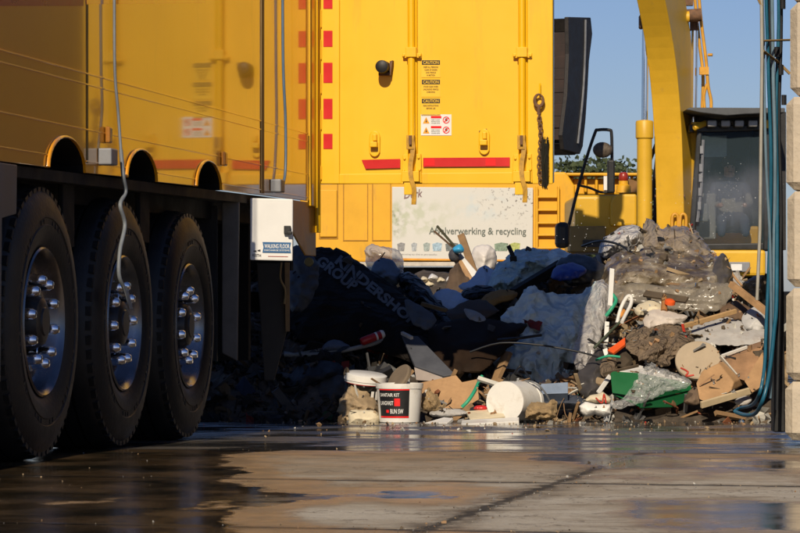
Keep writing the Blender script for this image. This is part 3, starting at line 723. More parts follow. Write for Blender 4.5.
for x0, x1 in ((672, 678), (680, 686)): m.tube(smooth_pts([P(x0, 228, 39.6), P(x0 + .4, 217, 39.6), P((x0 + x1) / 2, 214, 39.6), P(x1, 217, 39.6), P(x1, 228, 39.6)], 4), 0.022, 8)
m.build('grab_loop', mat('pipe yellow', (0.6, 0.3, 0.03)), exc, smooth=60)
# tracks
for x in (2.4, 4.9):
    m = MB(); pr = []
    for k in range(9): an = R(90) + math.pi * k / 8; pr.append((-1.6 + 0.42 * math.cos(an), 0.42 + 0.42 * math.sin(an)))
    for k in range(9): an = R(-90) + math.pi * k / 8; pr.append((1.6 + 0.42 * math.cos(an), 0.42 + 0.42 * math.sin(an)))
    m.prism([(x - 0.28, 41.6 + p, gz(41) + q) for p, q in pr], (0.56, 0, 0)); m.build('track', M_dark, exc, bevel=0.02)
MB().box((2.2, 41, 0.3), (5.0, 42.2, 0.95)).build('undercarriage', M_dark, exc)
# cab
CD = 39.5
def CP(px, py, o=0.0): return P(px, py, CD) + Vector((0, o, 0))
M_cabk = mat('cab frame black', (0.022, 0.024, 0.026), 0.4, var=0.2)
cabm = MB()
def bar4(mb, pts, dep=0.08): mb.prism([CP(*p) for p in pts], (0, dep, 0))
bar4(cabm, [(690, 226), (695.5, 226), (702, 132), (697, 132)])
bar4(cabm, [(764, 250), (770, 250), (770, 130), (764, 130)])
bar4(cabm, [(697, 132), (770, 130), (770, 124), (698, 126)])
bar4(cabm, [(690, 250), (764, 250), (764, 243), (690, 244)])
bar4(cabm, [(690, 250), (696, 250), (695.5, 224), (690, 224)])
for x in (690, 766):     # sides and rear posts
    cabm.obox(CP(x + 2, 128, 0.8), (0.03, 0, 0), (0, 0.75, 0), (0, 0, 0.05))
    cabm.obox(CP(x + 2, 246, 0.8), (0.03, 0, 0), (0, 0.75, 0), (0, 0, 0.05))
    cabm.obox(CP(x + 2, 188, 1.5), (0.05, 0, 0), (0, 0.05, 0), (0, 0, 0.8))
cabo = cabm.build('cab_frame', M_cabk, exc, bevel=0.015)
m = MB(); ebox(m, 692, 124, 768, 250, 41.05, .06); m.build('cab_rear_wall', mat('cab interior', (0.03, 0.032, 0.035), 0.8), cabo)
m = MB(); ebox(m, 766, 112, 786, 250, 40.2, 1.2); m.build('cab_side_box', M_blk, cabo)
M_glass = mat('cab glass', (0.06, 0.09, 0.11), 0.03, trans=0.0, var=0.02, alpha=0.24, spec=0.7)
m = MB(); m.prism([CP(695.5, 244, .03), CP(764, 243, .03), CP(764, 131, .03), CP(702, 133, .03)], (0, 0.01, 0)); m.build('windscreen', M_glass, cabo)
m = MB(); m.tube([CP(697, 222, -.03), CP(701, 190, -.03), CP(703, 140, -.03)], 0.02, 6)
for py in (150, 168, 178, 192, 206): m.obox(CP(701.5 - (py - 140) * 0.04, py, -.05), (.02, 0, 0), (0, .02, 0), (0, 0, .05))
m.build('handrail', M_gry, cabo)
m = MB(); ebox(m, 698, 113, 770, 124, 39.9, 1.0); m.build('roof', M_cabk, cabo, bevel=0.03)
m = MB(); m.prism([P(686, 109.5, 39.1), P(690, 107.5, 39.1), P(785, 108, 39.1), P(785, 112.5, 39.1), P(745, 114, 39.1), P(727, 115.5, 39.1), P(700, 112.5, 39.1)], (0, 1.7, 0))
m.build('roof_guard', mat('guard grey', (0.075, 0.08, 0.085), 0.6, var=0.3), cabo, bevel=0.01)
for i in range(4):
    x0 = 706.5 + i * 13.6
    m = MB(); ebox(m, x0 + .5, 119.5, x0 + 11, 127.5, 39.35, .2); lh = m.build('lamp_housing', M_cabk, cabo, bevel=0.02)
    m = MB(); ebox(m, x0 + 1.2, 120.3, x0 + 10.3, 126.6, 39.325, .03); m.build('lamp_lens', mat('lamp lens grey', (0.32, 0.31, 0.29), 0.35), lh, bevel=0.015)
m = MB(); m.tube([P(694, 128, 39.4), P(706, 123, 39.5)], .04, 8); ebox(m, 692, 122, 706, 126, 39.6, .4); m.build('cab_bracket', M_exc, cabo, bevel=.01); m = MB(); ebox(m, 764, 120, 773, 128, 39.4, .3); m.build('cab_bracket', M_exc, cabo, bevel=.01)
m = MB(); m.obox(CP(707, 215, .8), (.18, 0, 0), (0, .2, 0), (0, 0, .3)); m.obox(CP(703, 212, .3), (.10, 0, 0), (0, .02, 0), (0, 0, .12)); m.build('console', mat('console pale', (0.25, 0.27, 0.28), 0.6), cabo, bevel=.03)
m = MB(); m.obox(CP(717, 143, .9), (.22, 0, 0), (0, .01, 0), (0, 0, .14)); m.build('rear_window', mat('rear window sky', (0.35, 0.5, 0.6), 0.3), cabo)
m = MB(); m.obox(CP(737, 226, .95), (.26, 0, 0), (0, .26, 0), (0, 0, .07)); m.obox(CP(737, 192, 1.2), (.25, 0, 0), (0, .07, 0), (0, 0, .45)); m.build('seat', mat('seat cloth', (0.03, 0.032, 0.04), 0.9), cabo, bevel=.05)

# person seated in the cab
def person():
    bm = bmesh.new(); sk = {}
    hip = CP(737, 220, .9)
    def add(v, r, par=None):
        x = bm.verts.new(v); sk[x] = r
        if par is not None: bm.edges.new((par, x))
        return x
    o = lambda x, y, z: hip + Vector((x, y, z))
    pel = add(o(0, 0, 0), .15)
    ab = add(o(0, .03, .2), .135, pel); chst = add(o(0, .04, .42), .16, ab); nk = add(o(0, .02, .58), .062, chst)
    hd = add(o(0, -.01, .70), .088, nk); tp = add(o(0, .0, .80), .075, hd)
    for s in (-1, 1):
        sh_ = add(o(s * .19, .03, .48), .07, chst); el = add(o(s * .26, -.12, .24), .052, sh_)
        wr = add(o(s * .17, -.36, .20), .034, el); ha = add(o(s * .15, -.44, .21), .036, wr)
        kn = add(o(s * .15, -.45, .03), .075, pel); ft = add(o(s * .16, -.50, -.22), .055, kn)
    me = bpy.data.meshes.new('person'); bm.verts.index_update(); rad = [sk[v] for v in bm.verts]; bm.to_mesh(me); bm.free()
    ob = bpy.data.objects.new('person', me); COL.objects.link(ob)
    ob.modifiers.new('s', 'SKIN'); ob.modifiers.new('ss', 'SUBSURF').levels = 2
    for i, r in enumerate(rad): me.skin_vertices[0].data[i].radius = (r, r); 
    me.skin_vertices[0].data[0].use_root = True
    dg = bpy.context.evaluated_depsgraph_get(); dg.update()
    m2 = bpy.data.meshes.new_from_object(ob.evaluated_get(dg)); bpy.data.objects.remove(ob)
    base = hip.copy(); base.z -= 0.25
    for v in m2.vertices: v.co -= base
    m2.materials.clear()
    m2.materials.append(mat('work jacket', (0.05, 0.07, 0.12), 0.85)); m2.materials.append(mat('skin', (0.5, 0.3, 0.21), 0.6)); m2.materials.append(mat('pale sleeve', (0.28, 0.28, 0.26), 0.8))
    for p in m2.polygons:
        c = p.center + base - hip; p.use_smooth = True
        p.material_index = 1 if c.z > .60 or (c.y < -.36 and c.z > .12) else (2 if c.y < -.10 and c.z > .12 else 0)
    po = bpy.data.objects.new('person', m2); COL.objects.link(po); po.location = base; WLOC[po.name] = base
    lab(po, 'person in dark jacket with pale sleeves seated in the excavator cab', 'person')
    h = MB(); h.lathe([(0.0, .15), (.06, .14), (.095, .09), (.1, .03), (.098, -.01), (.09, -.03)], hip + Vector((0, .02, .74)), (0, 0.25, 1), 18)
    h.build('hair', mat('hair brown', (0.05, 0.03, 0.02), 0.8), po, smooth=60)
    f = MB(); c = hip + Vector((0, -.098, .70))
    f.obox(c + Vector((0, -.012, -.005)), (.012, 0, 0), (0, .018, 0), (0, 0, .022)); f.build('nose', MATS['skin'], po, bevel=.008)
    f = MB()
    for s in (-1, 1): f.lathe([(.011, 0), (.009, .006), (.0, .008)], c + Vector((s * .033, .012, .02)), (0, -1, 0), 10)
    f.obox(c + Vector((0, .008, -.045)), (.024, 0, 0), (0, .004, 0), (0, 0, .005)); f.build('face_features', M_txtk, po)
person()
# mirror on its bent tube at the platform edge
m = MB()
mp = [P(566, 238, 38.4), P(575, 200, 38.4), P(586, 160, 38.4), P(595, 133, 38.4), P(598, 130, 38.4), P(609, 130, 38.4), P(611.5, 134, 38.4), P(612, 160, 38.4), P(612, 192, 38.4)]
m.tube(smooth_pts(mp, 4), 0.02, 8)
m.tube(smooth_pts([P(577, 185, 38.4), P(590, 188, 38.4), P(600, 192, 38.4), P(610, 192, 38.4)], 4), 0.016, 8)
mr = m.build('mirror_frame', M_blk, exc, smooth=60)
m = MB(); m.lathe([(0.0, .07), (.07, .065), (.115, .04), (.125, 0), (.12, -.02), (0, -.02)], P(602.5, 150, 38.3), (0.15, -1, 0.05), 24)
for v in m.bm.verts: v.co.z = P(602.5, 150, 38.3).z + (v.co.z - P(602.5, 150, 38.3).z) * 0.8
m.build('mirror', mat('dusty mirror back', (0.11, 0.085, 0.06), 0.6, var=0.6, scale=18), mr, smooth=50)
m = MB(); ebox(m, 607.5, 160, 615, 193, 38.3, .1); m.build('mirror_post', M_blk, mr, bevel=.02)
m = MB(); ebox(m, 556, 222, 570, 248, 38.2, .35); m.build('step_box', M_blk, mr, bevel=.06)

# ------------------------------------------------------------------ yellow plant with the recycling sign
DM = 44.0
def MP(px, py, o=0.0): return P(px, py, DM) + Vector((0, o, 0))
pl = empty('sorting_machine', (-0.4, 45.2, gz(44)), 'wide yellow container machine carrying the white recycling sign, behind the heap', 'machine')
m = MB(); m.prism([MP(300, 262), MP(575, 262), MP(575, 186), MP(566, 172), MP(300, 172)], (0, 2.4, 0)); body = m.build('body', M_mach, pl, bevel=0.03)
m = MB()
for x0, y0, x1, y1 in ((319, 150, 338, 238), (343, 150, 368, 240), (372, 150, 391, 240)):
    for q in ((x0, y1, x1, y1 + .9), (x0, y0, x0 + .9, y1), (x1 - .9, y0, x1, y1)):
        m.prism([MP(q[0], q[1], -.012), MP(q[2], q[1], -.012), MP(q[2], q[3], -.012), MP(q[0], q[3], -.012)], (0, 0.011, 0))
m.build('panel_joint', mat('panel joint brown', (0.42, 0.2, 0.01), 0.6), body)
m = MB()
m.prism([MP(320, 190, -.03), MP(337, 190, -.03), MP(337, 237, -.03), MP(320, 237, -.03)], (0, 0.029, 0)); m.build('hatch', M_mach, body, bevel=.01)
m = MB(); m.prism([MP(313, 262, -.05), MP(536, 262, -.05), MP(536, 266, -.05), MP(313, 266, -.05)], (0, 0.4, 0)); m.build('lower_rail', mat('pale rail', (0.55, 0.5, 0.42), 0.6), pl)
m = MB(); m.prism([MP(313, 267, .3), MP(575, 267, .3), MP(575, 290, .3), MP(313, 290, .3)], (0, 1.5, 0)); m.build('undercarriage', M_dark, pl)
for x in (340, 450, 560):
    m = MB(); m.prism([MP(x - 8, 290, .2), MP(x + 8, 290, .2), MP(x + 8, 349, .2), MP(x - 8, 349, .2)], (0, 1.6, 0)); m.build('support_leg', M_dark, pl)
m = MB()
for py in (196, 209, 222, 234, 247, 258): m.prism([MP(537, py, -.08), MP(557, py, -.08), MP(557, py + 2.2, -.08), MP(537, py + 2.2, -.08)], (0, 0.07, 0))
for px in (535.5, 557): m.prism([MP(px, 186, -.09), MP(px + 2.4, 186, -.09), MP(px + 2.4, 262, -.09), MP(px, 262, -.09)], (0, 0.08, 0))
m.build('ladder', M_mach, pl, bevel=.01)
m = MB()
for q in ((575, 178, 640, 194), (556, 176, 575, 186)): m.prism([MP(q[0], q[1], .3), MP(q[2], q[1], .3), MP(q[2], q[3], .3), MP(q[0], q[3], .3)], (0, 1.8, 0))
m.prism([MP(560, 172.5, .1), MP(641, 172.5, .1), MP(641, 175.5, .1), MP(560, 175.5, .1)], (0, .5, 0))
for px in (585, 596, 620, 632): m.prism([MP(px, 176, .2), MP(px + 3, 176, .2), MP(px + 3, 192, .2), MP(px, 192, .2)], (0, .15, 0))
m.build('hopper', M_mach, pl, bevel=.02)
m = MB(); m.prism([MP(604, 176, .05), MP(613, 176, .05), MP(613, 190, .05), MP(604, 190, .05)], (0, .1, 0)); m.build('white_panel', M_wht, pl)
m = MB(); m.prism([MP(627, 178, .05), MP(640, 182, .05), MP(640, 192, .05), MP(627, 192, .05)], (0, .1, 0)); m.build('brown_panel', mat('brown paint', (0.2, 0.1, 0.03), 0.6), pl)
m = MB(); m.lathe([(.06, 0), (.07, .02), (.065, .09), (.045, .12), (0, .125)], MP(623, 181, -.1), (0, 0, 1), 16); bl = m.build('beacon', mat('beacon red', (0.28, 0.025, 0.012), 0.3), pl, smooth=50)
m = MB(); m.lathe([(.11, 0), (.1, .1), (.07, .12), (.07, .17)], MP(623, 193, -.1), (0, 0, 1), 16); m.build('beacon_base', M_mach, bl, smooth=40)

def sign_material():
    m_ = bpy.data.materials.new('weathered sign print'); m_.use_nodes = True
    t = m_.node_tree; N = t.nodes; L = t.links; b = N['Principled BSDF']; tc = N.new('ShaderNodeTexCoord')
    sx = N.new('ShaderNodeSeparateXYZ'); L.new(tc.outputs['Generated'], sx.inputs[0])
    def nz(sc, det=6, lo=.45, hi=.65):
        n = N.new('ShaderNodeTexNoise'); n.inputs['Scale'].default_value = sc; n.inputs['Detail'].default_value = det; L.new(tc.outputs['Object'], n.inputs['Vector'])
        r = N.new('ShaderNodeMapRange'); r.inputs[1].default_value = lo; r.inputs[2].default_value = hi; L.new(n.outputs[0], r.inputs[0]); return r.outputs[0]
    def rg(x, a0, a1):
        r = N.new('ShaderNodeMapRange'); r.interpolation_type = 'SMOOTHSTEP'; L.new(x, r.inputs[0]); r.inputs[1].default_value = a0; r.inputs[2].default_value = a1; return r.outputs[0]
    def mul(*xs):
        o = xs[0]
        for x in xs[1:]:
            n = N.new('ShaderNodeMath'); n.operation = 'MULTIPLY'; L.new(o, n.inputs[0])
            if hasattr(x, 'node'): L.new(x, n.inputs[1])
            else: n.inputs[1].default_value = x
            o = n.outputs[0]
        return o
    def mix(f, c0, c1):
        n = N.new('ShaderNodeMix'); n.data_type = 'RGBA'; L.new(f, n.inputs[0])
        for i, c in ((6, c0), (7, c1)):
            if hasattr(c, 'node'): L.new(c, n.inputs[i])
            else: n.inputs[i].default_value = (*c, 1)
        return n.outputs[2]
    X, Z = sx.outputs[0], sx.outputs[2]
    g = mul(rg(X, .62, .02), rg(Z, .88, .7), rg(Z, .25, .5), nz(9, 8, .42, .6), .6)
    c = mix(g, (0.60, 0.59, 0.54), (0.36, 0.41, 0.24))
    g2 = mul(rg(X, .12, .0), rg(Z, .25, .4), rg(Z, .8, .6), nz(14, 8), .9)
    c = mix(g2, c, (0.16, 0.2, 0.08))
    bl_ = mul(rg(X, .4, .55), rg(X, .85, .7), rg(Z, .5, .7), rg(Z, .95, .8), nz(5, 3), .6)
    c = mix(bl_, c, (0.42, 0.55, 0.62))
    sp = mul(rg(X, .45, .95), rg(Z, .35, .9), nz(26, 5, .60, .66))
    c = mix(sp, c, (0.10, 0.085, 0.075))
    L.new(c, b.inputs['Base Color']); b.inputs['Roughness'].default_value = 0.55
    return m_
m = MB(); m.prism([MP(392, 187, -.05), MP(533, 188, -.05), MP(532.5, 261, -.05), MP(392, 259, -.05)], (0, .04, 0)); sg_ = m.build('sign', sign_material(), pl, bevel=.008)
m = MB(); text_into(m, 'Afvalverwerking & recycling', quadmap(MP(429, 236.5, -.056), MP(526, 237, -.056), MP(429, 227.2, -.056))); m.build('lettering', M_txtg, sg_)
m = MB(); text_into(m, 'Derk', quadmap(MP(404, 199, -.056), MP(423, 197, -.056), MP(403, 191, -.056)), 0.35); m.build('logo_lettering', mat('faded red brown print', (0.22, 0.13, 0.13), 0.6), sg_)
m = MB(); text_into(m, 'inzameling van afval en grondstoffen', quadmap(MP(400, 255.2, -.056), MP(437, 255.6, -.056), MP(400, 253.4, -.056))); m.build('small_print', mat('pale print', (0.42, 0.4, 0.38), 0.6), sg_)
m = MB(); m.prism([MP(402, 258.3, -.056), MP(532, 260, -.056), MP(532, 261.3, -.056), MP(402, 260.3, -.056)], (0, .003, 0)); m.build('orange_line', mat('orange print', (0.75, 0.32, 0.02), 0.5), sg_)
for x0, x1, c in ((398, 404, (.28, .28, .28)), (412, 416, (.4, .43, .45)), (424, 429, (.34, .4, .38)), (433, 441, (.36, .5, .6)), (446, 457, (.16, .18, .18)), (495, 507, (.22, .3, .22)), (510, 519, (.42, .46, .14))):
    m = MB(); m.prism([MP(x0, 251, -.056), MP(x1, 251, -.056), MP(x1 + 1, 243.5, -.056), MP((x0 + x1) / 2, 242.5, -.056), MP(x0 - .8, 244, -.056)], (0, .003, 0))
    m.build('bin_picture', mat('picture %d' % x0, c, 0.6, var=0.6, scale=30), sg_)

# ------------------------------------------------------------------ trees far behind
M_leaf = mat('leaf green', (0.055, 0.075, 0.028), 0.8, var=0.5, scale=2); M_bark = mat('bark', (0.1, 0.07, 0.045), 0.9)
tl = ['round dark green tree behind the excavator mirror, nearest the open trailer door', 'broad tree crown peeping over the yellow hopper left of the mirror post',
      'bushy tree seen just right of the mirror post over the hopper', 'dark tree seen between the left boom cylinder and the beacon']
for i, (px, top, d, wd) in enumerate(((572, 162, 150, 3.2), (592, 159, 155, 4.5), (618, 160, 152, 4.0), (641, 168, 158, 4.2))):
    b0 = P(px, HZ, d); zt = P(px, top, d).z; tr = random.Random(40 + i)
    t = empty('tree', (b0.x, d, -.13), tl[i], 'tree', 'trees beyond the yard')
    m = MB(); m.tube([(b0.x, d, -.13), (b0.x + .1, d, zt * .5), (b0.x, d, zt * .9)], [.28, .18, .06], 8)
    for k in range(5):
        an = tr.random() * 6.3; m.tube([(b0.x, d, zt * (.35 + .1 * k)), (b0.x + 1.6 * math.cos(an), d + 1.6 * math.sin(an), zt * (.5 + .1 * k))], [.1, .03], 6)
    m.build('trunk', M_bark, t)
    m = MB(); cl = [(tr.gauss(0, wd * .38), tr.gauss(0, wd * .38), tr.uniform(.38, .95)) for _ in range(26)]
    for _ in range(2600):
        c = cl[tr.randrange(len(cl))]; rr = 0.75
        x = b0.x + c[0] + tr.gauss(0, rr); y = d + c[1] + tr.gauss(0, rr); z = min(zt * c[2] + tr.gauss(0, rr * .7), zt + tr.uniform(-.3, .1))
        a1 = Vector((tr.gauss(0, 1), tr.gauss(0, 1), tr.gauss(0, 1))).normalized() * .16; a2 = a1.cross(Vector((tr.gauss(0, 1), tr.gauss(0, 1), tr.gauss(0, 1)))).normalized() * .11
        p = Vector((x, y, z)); m._f([m.bm.verts.new(q) for q in (p - a1, p + a2, p + a1, p - a2)])
    m.build('crown', M_leaf, t)

# ------------------------------------------------------------------ concrete block stack at the right
th = R(12.7); AX = Vector((math.cos(th), -math.sin(th), 0)); BV = Vector((math.sin(th), math.cos(th), 0))
DB = 13.75
rows = [440.5, 381, 287.5, 190.5, 96, 1, -95]
edge = [784.5, 785.5, 786.5, 785.5, 789.5, 787]
blab = ['lowest mottled concrete block of the stack beside the blue hoses', 'second concrete block from the ground in the stack by the hoses', 'middle concrete block of the stack by the hoses, level with the heap top',
        'fourth concrete block up the stack, level with the excavator cab', 'top visible concrete block of the stack, slightly set back to the right', 'concrete block crossing the upper edge of the picture on top of the stack']
for i in range(6):
    x0 = P(edge[i], 300, DB); z1 = CAMH - (rows[i + 1] - HZ) / F * DB; z0 = CAMH - (rows[i] - HZ) / F * DB
    z0 = max(z0, gz(DB)) + (0.003 if i else 0)
    c = Vector((x0.x, DB, 0)) + AX * 0.8 + BV * 0.4
    br = random.Random(i)
    m = MB(); m.obox(c + ZV * (z0 + z1 - .003) / 2, AX * 0.8, BV * 0.4, ZV * (z1 - z0 - .003) / 2)
    ob = m.build('concrete_block', M_conc, None, bevel=0.035, bseg=1)
    lab(ob, blab[i], 'concrete block', 'stacked concrete blocks')
wl = empty('bay_wall', Vector((P(788, 300, DB).x, DB, 0)) + BV * 7.5 + AX * .3, 'tall dark concrete bay wall running back behind the block stack', 'wall')
for c_ in range(8):
    c = Vector((P(788, 300, DB).x, DB, 0)) + AX * 0.3 + BV * (.83 + 1.25 + 2.51 * c_)
    m = MB(); m.obox(c + ZV * 1.65, AX * 0.25, BV * 1.25, ZV * 1.8); m.build('wall_panel', mat('stained concrete wall', (.20, .16, .11), .9, var=.3, scale=2, dirt=.5, dirtcol=(.09, .07, .045), dscale=1.5, bump=.3), wl, bevel=.02)
# dark strip added in place of the pile shade behind the hoses
m = MB(); m.prism([P(773.5, 215, 14.6), P(783, 215, 14.6), P(785.5, 432, 14.6), P(774, 432, 14.6)], (0, .12, 0)); 
lab(m.build('shade_strip', M_blk, None, bevel=.006), 'dark strip standing in for pile shade between the blue hoses and the concrete blocks', 'shade strip')
# hoses
HD = 14.2
def HPt(px, py, o=0.0): return P(px, py, HD + o)
gy = 406
hz_ = [
 ('blue hose hanging nearest the block stack and looping on the ground', M_hose, .0098, [(779, -60, .1), (779, 20, .1), (776, 110, .1), (777, 200, .05), (776.5, 300, 0), (774, 331, 0), (771, 361, 0), (767, 385, 0), (762, 402, 0), (755, 413.5, .15), (745, 415, .3), (736, 412, .4)]),
 ('bright blue hose hanging left of the looping one, its end curling on the wet yard', M_hose, .0085, [(768, -60, -.1), (768, 60, -.1), (771, 160, -.05), (769, 260, 0), (766, 330, 0), (765, 359, 0), (763, 378, 0), (759, 395, 0), (752, 405, .3), (740, 408, .6), (735, 411, .5)]),
 ('thin pale blue hose hanging straight beside the grey pole', M_hose2, .007, [(765, -60, -.15), (764, 60, -.15), (766, 160, -.1), (770, 240, -.05), (771, 330, 0), (768.5, 392, .1)]),
 ('wide faded blue hose hanging second from the block stack', M_hose2, .009, [(774, -60, 0), (773, 60, 0), (775, 150, 0), (774, 240, .05), (772, 330, .05), (770, 398, .1)]),
 ('black hose hanging in the middle of the hose bundle', M_hosek, .010, [(771, -60, .05), (770, 60, .05), (772, 160, .05), (770, 260, .05), (769, 340, .05), (767, 396, .1)]),
 ('black hose hanging along the edge of the concrete blocks', M_hosek, .009, [(783, -60, .1), (781, 40, .1), (779, 120, .1), (781, 210, .1), (779, 320, .1), (777, 410, .1)]),
]
for lb, m_, r_, pts in hz_:
    m = MB(); m.tube(smooth_pts([HPt(818, -100, .45), HPt(796, -103, .3)] + [HPt(*p) for p in pts], 5), r_, 8)      # hung over the top block
    lab(m.build('hose', m_, None, smooth=60), lb, 'hose', 'hoses hanging by the block stack')
rk = empty('hose_rack', HPt(761, 432), 'slim grey steel pole with cross ties holding the hoses by the block stack', 'rack')
m = MB(); m.tube([HPt(761.5, -60, -.2), HPt(761.5, 3, -.2), HPt(762, 60, -.2), HPt(760, 230, -.2), HPt(757, 300, -.2)], .008, 8); m.build('pole', mat('pale steel', (0.33, 0.32, 0.28), 0.5), rk, smooth=60)
m = MB(); m.tube([HPt(762, 41, -.2), HPt(790, 40, .1)], .006, 6); m.tube([HPt(763, 51, -.2), HPt(779, 63, .1), HPt(790, 74, .1)], .007, 6); m.tube([HPt(757, -4, -.2), HPt(762, 6, -.2)], .008, 6); m.build('cross_tie', M_strap, rk)
for px, py in ((771, 33), (777, 52), (781, 70), (783, 4), (784, 100), (766, 355)):
    m = MB(); m.tube([HPt(px, py - 5, .05), HPt(px, py + 5, .05)], .012, 8); m.build('hose_clamp', M_hosek, rk)
# ------------------------------------------------------------------ the rubbish heap
RT = [(60, 400), (110, 340), (160, 310), (205, 285), (230, 268), (255, 256), (290, 260), (330, 262), (370, 285), (410, 310), (440, 318), (470, 300), (510, 270), (560, 268), (600, 264), (640, 258), (700, 258), (735, 275), (760, 310), (775, 350), (786, 390), (800, 430)]
DR = 21.0
def ridge(px):
    for (x0, y0), (x1, y1) in zip(RT, RT[1:]):
        if x0 <= px <= x1:
            t = (px - x0) / (x1 - x0); return y0 + (y1 - y0) * t
    return 450
def hm(px, d):
    g = gz(d); zt = CAMH - (ridge(px) + 10 - HZ) / F * DR
    h = max(0, zt - g)
    if d < DR: t = max(0, (d - 18.45) / (DR - 18.45)); h *= t ** (0.8 + 0.6 * math.exp(-((px - 535) / 60) ** 2))
    else: t = max(0, 1 - (d - DR) / 4.5); h *= min(1, t * 1.25) ** 0.8
    return g - 0.02 + h
def fbm(p, o=5): return noise.fractal(p, 1.0, 2.0, o)
M_heap = mat('packed rubbish soil', (0.07, 0.055, 0.042), 0.85, var=0.6, scale=14, dirt=0.4, dirtcol=(0.16, 0.13, 0.1), dscale=9, bump=0.6, bscale=30)
m = MB(); nx, ny = 140, 84; gr = []
for j in range(ny + 1):
    d = 17.9 + (25.6 - 17.9) * j / ny; row = []
    for i in range(nx + 1):
        px = 60 + 745 * i / nx; p = Vector(((px - 400) / F * 20.2, d, 0)); z = hm(px, d)
        k = min(1, max(0, (z - gz(d)) * 4))
        z += k * (0.10 * fbm(p * 2.5) + 0.06 * abs(noise.noise(p * 9)) + 0.02 * noise.noise(p * 25))
        row.append(m.bm.verts.new((p.x, d, z)))
    gr.append(row)
for a_, b_ in zip(gr, gr[1:]):
    for i in range(nx): m._f([a_[i], a_[i + 1], b_[i + 1], b_[i]])
heap = m.build('rubbish_heap', M_heap, None); lab(heap, 'dark mixed rubbish and soil forming the body of the heap', 'rubbish heap', None, 'stuff')

# small mixed debris
PAL = [mat('debris wood', (0.26, 0.16, 0.08), .8, var=.4), mat('debris white', (0.5, 0.49, 0.45), .6, var=.25), mat('debris grey', (0.2, 0.2, 0.2), .8, var=.4), mat('debris black', (0.02, 0.02, 0.022), .45, var=.4),
       mat('debris tan', (0.34, 0.25, 0.15), .8, var=.35), mat('debris earth', (0.1, 0.075, 0.05), .9, var=.5), mat('debris cardboard', (0.32, 0.19, 0.1), .8, var=.3), mat('debris rust', (0.2, 0.07, 0.03), .8, var=.4),
       mat('debris blue', (0.05, 0.11, 0.25), .5), mat('debris green', (0.02, 0.16, 0.08), .5), mat('debris red', (0.5, 0.04, 0.02), .5), mat('debris film', (0.4, 0.41, 0.42), .2, var=.2)]
def shard(mb, p, r_, sz, slot, kind):
    mb.slot = slot
    ax = Vector((r_.gauss(0, 1), r_.gauss(0, 1), r_.gauss(0, 1))).normalized(); ay = ax.cross(Vector((r_.gauss(0, 1), r_.gauss(0, 1), r_.gauss(0, 1)))).normalized(); az = ax.cross(ay)
    if kind == 0: mb.obox(p, ax * sz * r_.uniform(1.5, 3.2), ay * sz * r_.uniform(.15, .4), az * sz * r_.uniform(.08, .2))
    elif kind == 1:
        n = 6; pts = [p + (ax * math.cos(6.283 * k / n) + ay * math.sin(6.283 * k / n)) * sz * r_.uniform(.5, 1.25) + az * sz * r_.uniform(-.25, .25) for k in range(n)]
        mb.prism(pts, az * sz * r_.uniform(.03, .25))
    elif kind == 2:
        pts = [p + ax * sz * 2 * (k / 5 - .5) + ay * sz * .8 * noise.noise(p * 9 + Vector((k * .7, 0, 0))) + az * sz * .8 * noise.noise(p * 7 + Vector((0, k * .8, 3))) for k in range(6)]
        mb.strip(pts, ay * sz * .3, az * .004)
    elif kind == 4:      # torn film scrap
        n = 5; sd = Vector((r_.random() * 50, r_.random() * 50, r_.random() * 50)); sz *= 1.7
        G = [[mb.bm.verts.new(p + ax * sz * (i / (n - 1) - .5) * (1.6 + .5 * noise.noise(sd + Vector((j, 0, 0)))) + ay * sz * (j / (n - 1) - .5) * (1.2 + .6 * noise.noise(sd + Vector((0, i, 4)))) + az * sz * .75 * noise.noise(sd + Vector((i * .55, j * .55, 0)))) for i in range(n)] for j in range(n)]
        for j in range(n - 1):
            for i in range(n - 1):
                if r_.random() < .93: mb._f([G[j][i], G[j][i + 1], G[j + 1][i + 1], G[j + 1][i]])
    else:
        lp = [p + Vector((r_.gauss(0, 1), r_.gauss(0, 1), r_.gauss(0, 1))).normalized() * sz * r_.uniform(.6, 1.0) for _ in range(9)]
        vs = [mb.bm.verts.new(q) for q in lp]
        g = bmesh.ops.convex_hull(mb.bm, input=vs)
        for x in g['geom']:
            if isinstance(x, bmesh.types.BMFace): x.material_index = slot
        bmesh.ops.delete(mb.bm, geom=[x for x in g['geom_interior'] if isinstance(x, bmesh.types.BMVert)], context='VERTS')
dr = random.Random(11); mA, mB_ = MB(), MB()
for _ in range(7000):
    px = dr.uniform(130, 785); d = 18.3 + dr.random() ** 1.3 * 3.6
    z = hm(px, d)
    X = (px - 400) / F * d
    if z < gz(d) - .01 and dr.random() < .6: continue
    if px > 400 and z < gz(d) + .16 and dr.random() < .62: continue
    sz = min(.085, max(.008, dr.lognormvariate(-3.85, .6)))
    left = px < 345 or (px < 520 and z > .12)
    if left: slot = dr.choices(range(12), (3, 1.2, 3, 12, 2, 9, 2, .6, 1, .2, .15, .8))[0]  # more black pieces where the heap lies in shade
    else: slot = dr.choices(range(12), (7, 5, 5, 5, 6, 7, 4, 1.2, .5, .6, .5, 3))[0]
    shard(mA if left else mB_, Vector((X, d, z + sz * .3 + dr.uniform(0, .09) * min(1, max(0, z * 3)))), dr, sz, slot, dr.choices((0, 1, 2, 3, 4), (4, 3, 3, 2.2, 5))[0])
PAL_SHADE = [mat(p.name + ' sooty', [c * .45 for c in k], .8, var=.5) for p, k in zip(PAL, ((.2, .13, .07), (.3, .3, .3), (.14, .14, .15), (.015, .015, .017), (.2, .15, .1), (.06, .05, .04), (.2, .13, .07), (.1, .05, .03), (.03, .06, .14), (.02, .1, .05), (.4, .04, .03), (.2, .2, .22)))]  # debris colours with the heap's shade worked into them
